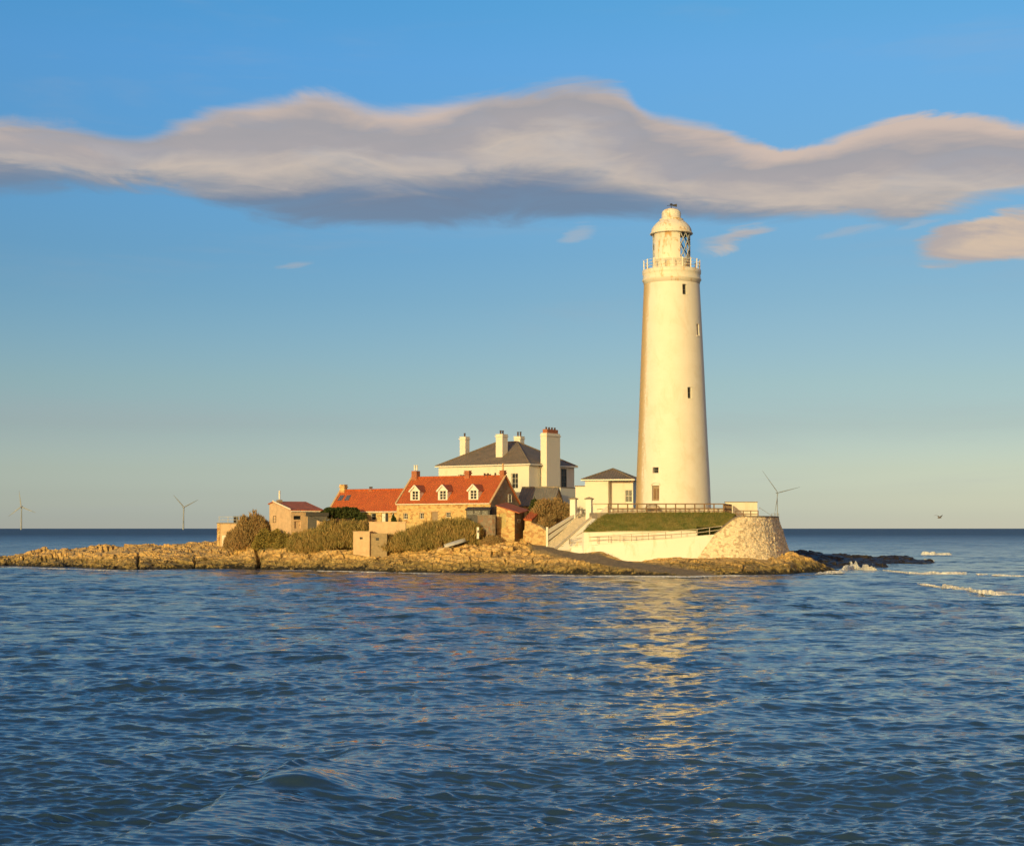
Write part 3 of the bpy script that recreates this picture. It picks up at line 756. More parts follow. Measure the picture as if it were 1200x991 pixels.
def hip_roof(root, x0, x1, y0, y1, ze, zr, m, ov=.4, t=.14, name='roof', soff=None):
    a0, a1, b0, b1 = x0-ov, x1+ov, y0-ov, y1+ov
    w = (b1-b0)/2; c = (b0+b1)/2
    if a1-a0 > 2*w: ra, rb = (a0+w, c), (a1-w, c)
    else: h = (a1-a0)/2; ra, rb = ((a0+a1)/2, c), ((a0+a1)/2, c)
    r = MB(); z = ze+t
    A,B,C_,D = (a0,b0,z),(a1,b0,z),(a1,b1,z),(a0,b1,z); Rr, Rl = (rb[0],rb[1],zr),(ra[0],ra[1],zr)
    if ra != rb:
        r.poly([A,B,Rr,Rl]); r.poly([B,C_,Rr]); r.poly([C_,D,Rl,Rr]); r.poly([D,A,Rl])
    else:
        for q in ([A,B,Rr],[B,C_,Rr],[C_,D,Rr],[D,A,Rr]): r.poly(q)
    r.poly([(a0,b0,ze),(a0,b1,ze),(a1,b1,ze),(a1,b0,ze)])
    ro = r.build(name, m, root)
    g = MB()
    for (p, q) in (((a0,b0),(a1,b0)),((a1,b0),(a1,b1)),((a1,b1),(a0,b1)),((a0,b1),(a0,b0))):
        g.bar((p[0],p[1],ze+.07),(q[0],q[1],ze+.07), .12, .17)
    g.build('fascia', soff or M_wpaint, ro)
    h = MB()
    for p, q in ((A,Rl),(B,Rr),(C_,Rr),(D,Rl)): h.tube([Vector(p)+Vector((0,0,.03)), Vector(q)+Vector((0,0,.03))], .10, 6)
    if ra != rb: h.tube([Vector(Rl)+Vector((0,0,.03)), Vector(Rr)+Vector((0,0,.03))], .10, 6)
    h.build('hip_tiles', M_slate, ro)
    return ro
def railing(root, pts, h=1.05, rails=(1.0,.55,.15), post=.10, rail=.07, gap=1.5, m=None, board=None, railw=None):
    """posts and rails along a polyline; each post is a part"""
    m = m or M_wood
    P = [Vector(p) for p in pts]; r = MB(); posts = []
    for a, b in zip(P[:-1], P[1:]):
        n = max(1, round((b-a).length/gap))
        posts += [a.lerp(b, i/n) for i in range(n)]
        for q in rails: r.bar(a+Vector((0,0,q*h)), b+Vector((0,0,q*h)), rail, railw or rail)
    posts.append(P[-1])
    r.build('rail', m, root)
    for p in posts: MB().box(p.x-post/2, p.x+post/2, p.y-post/2, p.y+post/2, p.z, p.z+h+.04).build('post', m, root)

# ------------------------------------------------------------------ lighthouse
def build_lighthouse():
    Yc = 204.0; z0 = 7.25
    cx = XP(789, Yc, z0)
    root = empty('lighthouse', (cx, Yc, z0), 0, 'tall tapering white lighthouse tower streaked with ochre lichen down its left side', 'lighthouse')
    H = lambda py: ZP(py, Yc)-z0
    sc = lambda py: F/(Yc*math.cos(TILT)+(ZP(py, Yc)-CH)*math.sin(TILT))
    rad = lambda w, py: w/2/sc(py)
    prof = [(rad(89,587)+.10, -1.0),(rad(89,587)+.08, .0),(rad(88,585),.5)]
    for py, w in ((560,85.5),(520,81.5),(480,78),(440,74.8),(400,71.3),(360,67.6),(340,65.6),(333,64.9)): prof.append((rad(w, py), H(py)))
    mb = MB().lathe(prof+[(prof[-1][0]-1.2, prof[-1][1]), (prof[0][0]-1.2, -1.0), prof[0]], 240)
    mb.sm = [False]*len(mb.sm); tower = mb.build('tower', M_tower, root, fixn=True)
    # window recesses are cut out of the wall
    zs = [p[1] for p in prof]; rs = [p[0] for p in prof]
    wins = [(799,343.5,.62,1.35,'window'),(815.5,389,.6,1.5,'window'),(804.5,463,.62,1.45,'window'),(765,552,.85,.75,'window'),(764.8,578.5,1.05,1.95,'door')]
    spec = []
    for px, py, w, h, kind in wins:
        z = H(py); r = float(np.interp(z, zs, rs)); x = (px-600)/sc(py)-cx
        spec.append((math.asin(max(-1, min(1, x/r))), r, z, w, h, kind))
    for a, r, z, w, h, kind in spec:
        c = MB().box(-w/2, w/2, -r-1, -r+.50, z-h/2, z+h/2).build('cutter', M_tower, root, xf=Matrix.Rotation(a, 4, 'Z'), fixn=True)
        md = tower.modifiers.new('cut', 'BOOLEAN'); md.operation = 'DIFFERENCE'; md.solver = 'EXACT'; md.object = c
        bpy.context.view_layer.update()
        dg = bpy.context.evaluated_depsgraph_get()
        me = bpy.data.meshes.new_from_object(tower.evaluated_get(dg)); tower.modifiers.clear(); tower.data = me
        bpy.data.objects.remove(c)
    for a, r, z, w, h, kind in spec:
        X = Matrix.Rotation(a, 4, 'Z'); y = -r+.40
        if kind == 'window':
            f = MB(); fw = .07
            f.box(-w/2, -w/2+fw, y-.05, y+.05, z-h/2, z+h/2); f.box(w/2-fw, w/2, y-.05, y+.05, z-h/2, z+h/2)
            f.box(-w/2+fw, w/2-fw, y-.05, y+.05, z-h/2, z-h/2+fw); f.box(-w/2+fw, w/2-fw, y-.05, y+.05, z+h/2-fw, z+h/2)
            f.box(-w/2+fw, w/2-fw, y-.03, y+.04, z-.025, z+.025)
            o = f.build('window', M_metal, root, xf=X)
            MB().box(-w/2+.03, w/2-.03, y-.01, y+.03, z-h/2+.03, z+h/2-.03).build('pane', M_glass, o, xf=X)
            MB().box(-w/2-.08, w/2+.08, -r-.10, -r+.30, z-h/2-.12, z-h/2-.003).build('sill', M_tower, root, xf=X)
        else:
            o = MB().box(-w/2, w/2, y-.03, y+.05, z-h/2, z+h/2).build('door', M_door, root, xf=X)
            for k in (-1, 1): MB().box(k*.25-.18, k*.25+.18, y-.06, y-.032, z-h*.38, z+h*.3).build('door_panel', M_wood, o, xf=X)
            # arched hood over the door
            hood = MB()
            for i in range(10):
                t0, t1 = math.pi*i/10, math.pi*(i+1)/10
                hood.bar((math.cos(t0)*(w/2+.09), -r-.03, z+h/2+math.sin(t0)*.38), (math.cos(t1)*(w/2+.09), -r-.03, z+h/2+math.sin(t1)*.38), .18, .14)
            hood.build('door_arch', M_tower, root, xf=X)
    # corbelled gallery
    rt = rad(64.9, 333); rg = rad(68.5, 318)
    gp = [(rt-.9,H(336)),(rt+.02,H(334)),(rt+.10,H(330.5)),(rt+.22,H(329.5)),(rt+.22,H(328)),(rt+.12,H(327.5)),(rt+.16,H(325.5)),(rg-.12,H(323.5)),(rg-.02,H(322)),(rg,H(321.2)),(rg,H(317.6)),(rg-.25,H(317)),(.5,H(317))]
    MB().lathe(gp, 96).build('gallery', M_rusty, root)
    zg = H(317)
    rail = MB(); rr = rg-.14; hr = H(306.5)-zg
    for q in (.98,.62,.3): rail.lathe([(rr+.025,zg+hr*q-.02),(rr+.025,zg+hr*q+.02),(rr-.025,zg+hr*q+.02),(rr-.025,zg+hr*q-.02),(rr+.025,zg+hr*q-.02)], 64)
    rail.build('gallery_rail', M_wpaint, root)
    for i in range(18):
        a = 2*math.pi*(i+.3)/18; x, y = rr*math.cos(a), rr*math.sin(a)
        MB().box(x-.06, x+.06, y-.06, y+.06, zg-.02, zg+hr+.06).build('gallery_post', M_wpaint, root)
    # lantern room
    zl0 = zg-.02; zl1 = H(275); rl = rad(43, 290)
    zm = H(305.5)
    MB().lathe([(rl+.06,zl0),(rl+.06,zm-.08),(rl+.14,zm-.06),(rl+.14,zm+.04),(rl-.2,zm+.04)], 64).build('lantern_wall', M_rusty, root)
    A = lambda deg: R(-90+deg)
    MB().lathe([(rl+.02,zm),(rl+.02,zl1),(rl-.10,zl1),(rl-.10,zm),(rl+.02,zm)], 40, a0=A(-73), a1=A(22)).build('blanking_panel', M_rusty, root, fixn=False)
    MB().lathe([(rl-.06,zm),(rl-.06,zl1)], 64, a0=A(22), a1=A(287)).build('lantern_glass', M_lglass, root)
    lat = MB(); nd = 16
    for i in range(nd):
        for sg in (1, -1):
            pts = []
            for k in range(13):
                t = k/12; a = 2*math.pi*i/nd+sg*t*2*math.pi/nd*2.0
                pts.append(((rl-.0)*math.cos(a), (rl-.0)*math.sin(a), zm+(zl1-zm)*t))
            ang = [((math.degrees(math.atan2(p[1], p[0]))+90+180) % 360)-180 for p in pts]
            seg = [p for p, g in zip(pts, ang) if not (-73 < g < 22)]
            if len(seg) > 1:
                run = [seg[0]]
                for p in seg[1:]:
                    if (Vector(p)-Vector(run[-1])).length < 1.2: run.append(p)
                    else:
                        if len(run) > 1: lat.tube(run, .06, 6)
                        run = [p]
                if len(run) > 1: lat.tube(run, .06, 6)
    lat.build('lattice_bars', M_pale, root)
    MB().lathe([(.25,zm-.5),(.95,zm+.1),(1.15,(zm+zl1)/2),(.95,zl1-.3),(.25,zl1)], 32).build('lamp', M_pale, root)
    # dome, vent drum, cap
    rd_ = rad(49.5, 275); rt2 = rad(27, 258)
    dp = [(rl-.1,zl1-.02),(rd_-.05,zl1-.02),(rd_+.05,zl1+.06),(rd_,zl1+.16),(rd_-.10,zl1+.24)]
    for k in range(1, 9):
        t = k/8; dp.append((rd_-.10-(rd_-.10-rt2)*(t**1.9), zl1+.24+(H(258.5)-zl1-.24)*(t**.95)))
    MB().lathe(dp, 64).build('dome', M_rusty, root)
    rv = rad(22.5, 252)
    vp = [(rt2,H(258.5)),(rt2+.06,H(258)),(rt2+.04,H(257.3)),(rv,H(257)),(rv,H(250.2)),(rv*.93,H(248)),(rv*.72,H(245.9)),(rv*.4,H(244.8)),(0.06,H(244.2)),(.0,H(244.2))]
    MB().lathe(vp, 48).build('vent_drum', M_rusty, root)
    v = MB(); v.tube([(0,0,H(245)),(0,0,H(238.5))], .05, 8); v.tube([(-.55,0,H(241)),(.6,0,H(241))], .035, 6)
    v.lathe([(.0,H(240.6)),(.16,H(240.2)),(.2,H(239.6)),(.16,H(239)),(0,H(238.6))], 12)
    v.build('weather_vane', M_dark, root)
    w = MB().poly([(.15,-.02,H(241.6)),(.75,-.02,H(242.6)),(.75,-.02,H(239)),(.15,-.02,H(240))]).poly([(.15,.02,H(240)),(.75,.02,H(239)),(.75,.02,H(242.6)),(.15,.02,H(241.6))])
    w.build('vane_tail', M_dark, root)
    return root
build_lighthouse()

# ------------------------------------------------------------------ keeper's house (two storeys, hipped slate roof)
def build_keepers():
    rz = R(-34); C = (XP(620, 221, 10), 221.0); dx, dy = rdir(rz)
    L = -at_px(C, dx, 514, 12); Wd = at_px(C, dy, 673, 12)
    root = empty('keepers_house', (C[0], C[1], 0), rz, 'large two storey white house with hipped slate roof and four tall chimneys', 'house')
    ze = ZP(544.6, 221); zb = 5.0
    hx = lambda px: at_px(C, dx, px, 11)
    a, b = hx(599), hx(607); zt, zl = ZP(554, 221), ZP(572, 221)
    holes = [(a, b, zl, zt), (a-4.6, b-4.6, zl, zt), (a-9.2, b-9.2, zl, zt)]
    MB().panel(-L, 0, zb, ze, holes, 0, .3).build('wall', M_cream, root); MB().poly([(0,Wd,zb),(-L,Wd,zb),(-L,Wd,ze),(0,Wd,ze)]).build('back_wall', M_cream, root)
    MB().poly([(0,0,zb),(0,Wd,zb),(0,Wd,ze),(0,0,ze)]).build('side_wall', M_cream, root); MB().poly([(-L,Wd,zb),(-L,0,zb),(-L,0,ze),(-L,Wd,ze)]).build('side_wall', M_cream, root)
    for h in holes: window(root, h[0], h[1], h[2], h[3], .16, 2, 3)
    ro = hip_roof(root, -L, 0, 0, Wd, ze, ZP(517.5, 229), M_slate, .38)
    def ch(px, Y, w, d, p0, p1, **k):
        P = (XP(px, Y, 15), Y); x, y = loc_of(C, rz, P)
        return chimney(root, x, y, w, d, ZP(p0, Y), ZP(p1, Y), M_cream, **k)
    ch(544.5, 231.5, 1.0, 1.05, 540, 512.5, pots=1, potm=M_potd)
    ch(588, 226.5, 1.15, 1.35, 536, 509.5, pots=2, potm=M_potd)
    ch(608.5, 234, 1.1, 1.1, 530, 512, pots=2, potm=M_potd, poth=.7)
    # the big outside stack on the shaded side
    y0 = at_px(C, dy, 634.5, 12)-.2; s = MB(); zt = ZP(507.5, 224)
    s.box(.002, 1.02, y0, y0+3.55, 3.0, zt); s.box(-.06, 1.12, y0-.10, y0+3.65, zt-.45, zt-.28)
    o = s.build('chimney', M_cream, root)
    MB().box(.12, .9, y0+.35, y0+3.2, zt+.002, zt+.55).build('chimney_crown', M_brick, o)
    for k in range(4): MB().lathe([(.14,0),(.12,.3),(.15,.34),(.08,.34)], 10, (.5, y0+.7+k*.75, zt+.54)).build('chimney_pot', M_potd, o)
    # tall shaded window and downpipe
    y1 = at_px(C, dy, 657, 12)
    window(root, y1+.1, y1+1.55, ZP(572,228), ZP(549,228), 0, 2, 3, side=(.06, 1), m=M_grey)
    MB().tube([(.1,y0-.35,5),(.1,y0-.35,ze)], .06, 8).build('downpipe', M_metal, root)
    # low cream annex under the side windows
    MB().box(1.03, 3.0, y0+.5, Wd+.3, 3.5, ZP(571.5, 224)).build('annex', M_cream, root)
    MB().box(1.0, 3.08, y0+.42, Wd+.38, ZP(571.5, 224)+.003, ZP(571.5, 224)+.10).build('annex_coping', M_grey, root)
    return root
build_keepers()

# ------------------------------------------------------------------ stone cottage with three dormers
def build_cottage():
    rz = R(-30); C = (XP(575, 205.5, 6), 205.5); dx, dy = rdir(rz)
    L = -at_px(C, dx, 465, 7); Wd = at_px(C, dy, 608.5, 7)
    root = empty('stone_cottage', (C[0], C[1], 0), rz, 'long sandstone cottage with bright red pantile roof and three white dormers', 'cottage')
    ze = ZP(589, 205.5); mid = C[1]+Wd/2*dy[1]; zr = ZP(558.8, mid); zb = 2.5
    hx = lambda px: at_px(C, dx, px, 6.5)
    zz = lambda py: ZP(py, 208.5)
    holes = [(hx(472.5), hx(477.8), zz(608), zz(601)), (hx(491.5), hx(496.5), zz(607.5), zz(600.5)), (hx(505.5), hx(513), zz(613), zz(599.5)), (hx(522.5), hx(528), zz(606), zz(600))]
    w, ro = gable_house(root, -L, 0, Wd, zb, ze, zr, M_sand, M_red, M_shadest, holes, verge=M_pot)
    for i in (0, 1, 3): h = holes[i]; window(root, *h, .16, 2, 2)
    door(root, *holes[2], .18, M_door)
    sl = (zr-ze)/(Wd/2)
    # red brick kneelers / lintels over the openings
    for h in holes: MB().box(h[0]-.12, h[1]+.12, -.04, .06, h[3]+.003, h[3]+.16).build('lintel', M_pot, root)
    MB().bar((-L,-.26,ze-.10),(0,-.26,ze-.10), .12, .12).build('gutter', M_cream, root)
    for px in (485.5, 518, 554):
        yf = .30; zf = ze+sl*yf+.12; h1 = 1.28; hw = .74; hp = .72; x = hx(px)-.1
        bk = (h1)/sl+yf; bp = (h1+hp)/sl+yf
        zfw = zf
        d = MB()
        d.panel(x-hw, x+hw, zf-.15, zf+h1, [(x-hw+.22, x+hw-.22, zf+.12, zf+h1-.02)], yf, .16)
        d.poly([(x-hw,yf,zf+h1),(x+hw,yf,zf+h1),(x,yf,zf+h1+hp)])
        d.poly([(x+hw,yf,zf-.15),(x+hw,bk,zf+h1),(x+hw,yf,zf+h1)]); d.poly([(x-hw,yf,zf-.15),(x-hw,yf,zf+h1),(x-hw,bk,zf+h1)])
        do = d.build('dormer', M_wpaint, root)
        wf = MB(); a, b, c0, c1 = x-hw+.22, x+hw-.22, zf+.12, zf+h1-.02
        wf.box(a,a+.08,yf+.06,yf+.12,c0,c1); wf.box(b-.08,b,yf+.06,yf+.12,c0,c1); wf.box(x-.045,x+.045,yf+.06,yf+.12,c0,c1)
        for q in (.0,.33,.66,1.0): wf.box(a,b,yf+.065,yf+.115,c0+(c1-c0)*q-.03,c0+(c1-c0)*q+.03)
        wf.build('window_frame', M_wpaint, do)
        MB().box(a,b,yf+.125,yf+.14,c0,c1).build('pane', M_glass, do)
        r = MB(); e = .14; q = e*hp/hw
        for s in (-1, 1):
            P = [(x+s*(hw+e),yf-.16,zf+h1-q),(x,yf-.16,zf+h1+hp),(x,bp,zf+h1+hp),(x+s*(hw+e),bk,zf+h1-q)]
            if s > 0: P = P[::-1]
            r.slab([(i,j,k+.10) for i,j,k in P], .09)
        r.build('dormer_roof', M_redold, do)
        bb = MB()
        for s in (-1, 1): bb.bar((x+s*(hw+e),yf-.18,zf+h1-q+.02),(x,yf-.18,zf+h1+hp+.02), .06, .20)
        bb.build('bargeboard', M_wpaint, do)
    chimney(root, -L+.55, Wd/2, .85, .85, zr-.9, zr+1.05, M_brick, pots=2, potm=M_wpaint, poth=.72, cap=False)
    chimney(root, hx(552)-2.8, Wd/2, .72, .6, zr-.6, zr+.85, M_brick, pots=0)
    for q in (-2.0,-1.5,-.35): MB().lathe([(.12,zr-.1),(.14,zr+.4),(.1,zr+.42)], 8, (hx(566)+q, Wd/2, .15)).build('flue', M_potd, root)
    chimney(root, -.35, Wd/2, .62, .62, zr-.9, zr+.78, M_brick, pots=1, potm=M_pot, poth=.95)
    window(root, Wd*.60, Wd*.60+.9, ze+.1, ze+1.2, 0, 2, 2, side=(.06, 1))
    window(root, Wd*.80, Wd*.80+.6, ze-1.2, ze-.35, 0, 1, 1, side=(.06, 1))
    # creeper by the left corner
    return root, C, L, Wd, rz, ze, zr
CT = build_cottage()

def build_left_cottage():
    root0, C0, L0, W0, rz, ze0, zr0 = CT
    dx, dy = rdir(rz)
    P = (C0[0]-L0*dx[0]-.05*dx[0]+.35*dy[0], C0[1]-L0*dx[1]-.05*dx[1]+.35*dy[1]); C = P
    L = -at_px(C, dx, 386, 7); Wd = 5.4
    root = empty('low_cottage', (C[0], C[1], 0), rz, 'lower cottage with plain orange red roof and two skylights left of the dormered cottage', 'cottage')
    ze = ZP(598.5, C[1]); zr = ZP(574.5, C[1]+Wd/2); zb = 2.5
    hx = lambda px: at_px(C, dx, px, 6); zz = lambda py: ZP(py, C[1]+1.5)
    holes = [(hx(434.5), hx(440.5), zz(609), zz(601)), (hx(447), hx(455), zz(612), zz(601)), (hx(459), hx(462), zz(608), zz(601)), (hx(400), hx(406), zz(608), zz(601))]
    w, ro = gable_house(root, -L, 0, Wd, zb, ze, zr, M_sand, M_red, M_sand, holes, verge=M_pot)
    window(root, *holes[0], .16, 1, 2); window(root, *holes[2], .16, 1, 2); window(root, *holes[3], .16, 2, 2)
    a, b, c, d = holes[1]; m = (a+b)/2
    dd = MB().box(a, m-.02, .14, .2, c, d).build('door', M_wpaint, root, label='white open door leaf'); MB().box(m-.16,m-.08,.08,.137,(c+d)/2,(c+d)/2+.1).build('handle', M_metal, dd)
    MB().box(m+.02, b, .2, .26, c, d).build('doorway', M_dark, root)
    MB().bar((-L,-.26,ze-.10),(0,-.26,ze-.10), .12, .12).build('gutter', M_cream, root)
    sl = (zr-ze)/(Wd/2)
    for px in (400.5, 408.5):
        x = at_px(C, dx, px-9, 8); y = Wd*.30; z = ze+sl*y+.17
        n = Vector((0,-sl,1)).normalized(); u = Vector((0,1,sl)).normalized(); c = Vector((x,y,z))
        P = [c+Vector((i,0,0))*.34+u*j*.5 for i,j in ((-1,-1),(1,-1),(1,1),(-1,1))]
        f = MB().slab([p+n*.07 for p in P], .08).build('skylight', M_metal, ro)
    chimney(root, -L+.4, Wd/2, .8, .7, zr-.8, zr+.85, M_sand, pots=0)
    chimney(root, hx(421), Wd/2, .55, .4, zr-.5, zr+.25, M_brick, pots=2, potm=M_potd, poth=.25, cap=False)
build_left_cottage()

# ------------------------------------------------------------------ far left stone building with boarded walls
def build_left_house():
    rz = R(33); C = (XP(341, 213, 6), 213.0); dx, dy = rdir(rz)
    L = at_px(C, dx, 378, 6); Wd = at_px(C, dy, 315.5, 6)
    root = empty('boarded_house', (C[0], C[1], 0), rz, 'small tan boarded house with dark red roof at the left end of the buildings', 'house')
    ze = ZP(598, 213); zr = ZP(588, 214.5); zb = 2.0
    zz = lambda py: ZP(py, 213.5); hx = lambda px: at_px(C, dx, px, 6)
    h = [(hx(344), hx(353), zz(608.5), zz(604.2)), (hx(345), hx(352.5), zz(619), zz(610.5))]
    MB().panel(0, L, zb, ze, h, 0, .3).build('wall', M_board, root); MB().poly([(L,Wd,zb),(0,Wd,zb),(0,Wd,ze+.6),(L,Wd,ze+.6)]).build('back_wall', M_board, root)
    yr = Wd*.80
    MB().poly([(0,Wd,zb),(0,0,zb),(0,0,ze),(0,yr,zr),(0,Wd,zr-.25)]).poly([(L,0,zb),(L,Wd,zb),(L,Wd,zr-.25),(L,yr,zr),(L,0,ze)]).build('gable_wall', M_board, root)
    MB().box(h[0][0], h[0][1], .25, .29, h[0][2], h[0][3]).build('window_pane', M_glass, root)
    door(root, h[1][0], h[1][1], h[1][2], h[1][3], .2, M_board)
    sl = (zr-ze)/yr
    r = MB().slab([(-.15,-.25,ze-.25*sl+.15),(L+.15,-.25,ze-.25*sl+.15),(L+.15,yr,zr+.15),(-.15,yr,zr+.15)], .14)
    r.slab([(-.15,yr,zr+.15),(L+.15,yr,zr+.15),(L+.15,Wd+.2,zr-.15),(-.15,Wd+.2,zr-.15)], .14)
    ro = r.build('roof', M_redold, root)
    MB().bar((-.12,-.25,ze-.1),(L+.1,-.25,ze-.1), .12, .14).bar((-.18,-.2,ze+.15),(-.18,yr,zr+.2), .1, .2).build('fascia', M_cream, ro)
    window(root, Wd*.68, Wd*.68+.9, zz(612), zz(604), 0, 1, 2, side=(-.05, -1), m=M_dark)
    chimney(root, .7, yr-.35, .62, .62, zr-.5, zr+.35, M_grey, pots=1, potm=M_wpaint, poth=1.15, cap=False)
    MB().tube([(L*.55,-.08,zb),(L*.55,-.08,ze)], .07, 8).build('downpipe', M_dark, root)
build_left_house()
def build_leanto():
    Y = 211.9; x0, x1 = XP(360, Y), XP(382, Y)
    root = empty('lean_to_shed', (x0, Y, 0), R(4), 'low tan shed with black sloping roof right of the boarded house', 'shed')
    L = x1-x0; zt = ZP(604, Y); zl = ZP(612, Y)
    MB().add([(0,0,2),(L*.85,0,2),(L*.85,0,zl),(0,0,zt),(0,3,2),(L*.85,3,2),(L*.85,3,zl+.6),(0,3,zt+.6)], [(0,1,2,3),(5,4,7,6),(1,5,6,2),(4,0,3,7)]).build('wall', M_board, root)
    MB().slab([(-.2,-.25,zt+.1),(L*.9,-.25,zl+.1),(L*.9,3.2,zl+.8),(-.2,3.2,zt+.8)], .15).build('roof', M_felt, root)
    r2 = empty('black_roofed_store', (XP(372, 212, 7), 212, 0), R(8), 'black flat roofed store half hidden by the dark green trees', 'shed')
    L2 = 2.6; MB().box(-L2/2, L2/2, 0, 2.5, 3, ZP(604.5, 212)).build('wall', M_felt, r2); MB().box(-L2/2-.2, L2/2+.2, -.2, 2.7, ZP(604.5,212)+.003, ZP(600.5,212)).build('roof', M_dark, r2)
build_leanto()

# far left lookout platform
def build_platform():
    Y = 229.0; x0, x1 = XP(254.5, Y), XP(300, Y); z1 = ZP(613.5, Y)
    root = empty('stone_platform', (x0, Y, 0), 0, 'square tan stone platform with rail at the left end of the island', 'platform')
    MB().box(.42, x1-x0, 0, 5, 1.2, z1).build('wall', M_board, root)
    MB().box(0, .40, -.1, 1.2, 1.2, z1+.0).build('buttress', M_sand, root)
    MB().box(-.08, x1-x0+.1, -.12, 5.1, z1+.003, z1+.15).build('coping', M_grey, root)
    door(root, .75, 1.35, 2.6, 4.3, -.035, M_wpaint, label='pale door')
    r = empty('platform_railing', (x0, Y, z1+.15), 0, 'grey metal railing on the stone platform at the far left', 'railing')
    railing(r, [(.25,.1,0),(x1-x0-.2,.1,0)], .85, (1.0,.5), .07, .05, 1.25, M_metal)
    b = empty('storage_bin', (XP(276.5, Y+1.5, 6), Y+1.5, z1+.15), R(10), 'dark box standing on the stone platform', 'bin')
    MB().box(-.35,.35,-.3,.3,0,.85).build('body', M_dark, b); MB().box(-.4,.4,-.35,.35,.852,.95).build('lid', M_felt, b)
build_platform()

# ------------------------------------------------------------------ outbuildings in the middle
def build_slate_barn():
    rz = R(-20); C = (XP(648, 214, 8), 214.0); dx, dy = rdir(rz)
    L = -at_px(C, dx, 606, 8); Wd = 4.6
    root = empty('slate_outbuilding', (C[0], C[1], 0), rz, 'low outbuilding with grey slate roof in front of the big white house', 'outbuilding')
    gable_house(root, -L, 0, Wd, 3, ZP(592, 214), ZP(572, 216), M_sand, M_slate2, M_sand, (), verge=None, ridge=M_grey)
build_slate_barn()
def build_door_shed():
    rz = R(-18); Y = 203.0; C = (XP(582, Y, 6), Y); dx, dy = rdir(rz)
    L = at_px(C, dx, 603, 6); root = empty('mono_pitch_shed', (C[0], C[1], 0), rz, 'small ochre stone shed with sloping red roof against the cottage gable', 'shed')
    za, zb_ = ZP(592.5, Y), ZP(599.5, Y-1); D = 4.2
    zd0, zd1 = ZP(618.5, Y), ZP(600.5, Y)
    MB().panel(0, L, 2.5, zb_, [(.35,1.3,zd0,zd1-.1)], 0, .25).poly([(0,0,zb_),(L,0,zb_),(0,0,za)]).build('wall', M_sand, root)
    MB().poly([(L,0,2.5),(L,D,2.5),(L,D,zb_),(L,0,zb_)]).poly([(0,D,2.5),(0,0,2.5),(0,0,za),(0,D,za)]).poly([(L,D,2.5),(0,D,2.5),(0,D,za),(L,D,zb_)]).build('side_wall', M_shadest, root)
    door(root, .35, 1.3, zd0, zd1-.1, .14, M_ochred)
    sl = (zb_-za)/L
    MB().slab([(-.1,-.15,za+.1),(L+.7,-.15,za+sl*(L+.7)+.1),(L+.7,D+.1,za+sl*(L+.7)+.5),(-.1,D+.1,za+.5)], .12).build('roof', M_redold, root)
    window(root, 1.2, 2.3, ZP(612,Y), ZP(608,Y), 0, 2, 1, side=(L+.05, 1))
build_door_shed()
def build_ruin():
    Y = 202.5
    root = empty('roofed_stone_store', (XP(621, Y), Y, 3), 0, 'narrow rubble store with sunlit orange roof slope beside the stair', 'outbuilding')
    inv = Matrix.Translation((-XP(621, Y), -Y, -3))
    a = [W(613.5, 607.5, Y), W(623, 608.5, Y-.6), W(646.5, 587, Y+7), W(636.5, 583.5, Y+8.2)]
    MB().slab([a[0], a[1], a[2], a[3]], .22).build('roof', M_red, root, xf=inv)
    b = [Vector((p.x, p.y, p.z-.24)) for p in a]
    g = lambda p, z=1.5: Vector((p.x, p.y, z))
    w = MB(); b[0].x += .15; b[1].x -= .05
    for i in range(4):
        p, q = b[i], b[(i+1) % 4]; w.poly([g(p), g(q), q, p])
    w.build('wall', M_sand, root, xf=inv)
    st = empty('rubble_wall', (XP(628, 200), 200, 3), 0, 'rough tumbled rubble wall under the brown bush left of the stair', 'wall')
    m = MB()
    P = [(613,201.5,628),(622,200.2,634),(632,199,640),(640,198,642)]
    inv = Matrix.Translation((-XP(628,200), -200, -3))
    top = [(613,622),(622,612),(632,616),(640,622)]
    for i in range(3):
        p0, p1 = P[i], P[i+1]; a0 = W(p0[0], p0[2]+4, p0[1]); a1 = W(p1[0], p1[2]+4, p1[1]); t0 = W(*top[i], p0[1]+.4); t1 = W(*top[i+1], p1[1]+.4)
        m.slab([a0, a1, t1, t0], .7)
    m.build('stones', M_sand, st, xf=inv)
build_ruin()
def build_dark_shed():
    rz = R(-12); Y = 203.8; x = XP(560, Y, 6); root = empty('glazed_lean_to', (x, Y, 0), rz, 'low dark grey felt roofed shelter at the right end of the dormered cottage', 'shed')
    z0, z1 = ZP(606, Y), ZP(594.5, Y)
    MB().box(-1.55, 1.55, 0, 1.6, 2.5, z1-.25).build('wall', M_felt, root)
    MB().slab([(-1.7,-.2,z1-.24),(1.7,-.2,z1-.24),(1.7,1.7,z1+.1),(-1.7,1.7,z1+.1)], .12).build('roof', M_dark, root)
    for k in range(3): MB().box(-1.4+k*.98, -.62+k*.98, -.05, -.004, z1-.95, z1-.4).build('window', M_glass, root)
    # shaded yard wall in front
    r = empty('yard_wall', (XP(571, 202, 4), 202, 0), R(-55), 'dark grey brown yard wall in shade below the cottage gable', 'wall')
    MB().box(-3.0, 1.2, 0, .45, 1.8, ZP(604, 202)).build('stones', M_shadest, r); MB().box(-3.05, 1.25, -.06, .51, ZP(604,202)+.003, ZP(604,202)+.1).build('coping', M_grey, r)
build_dark_shed()

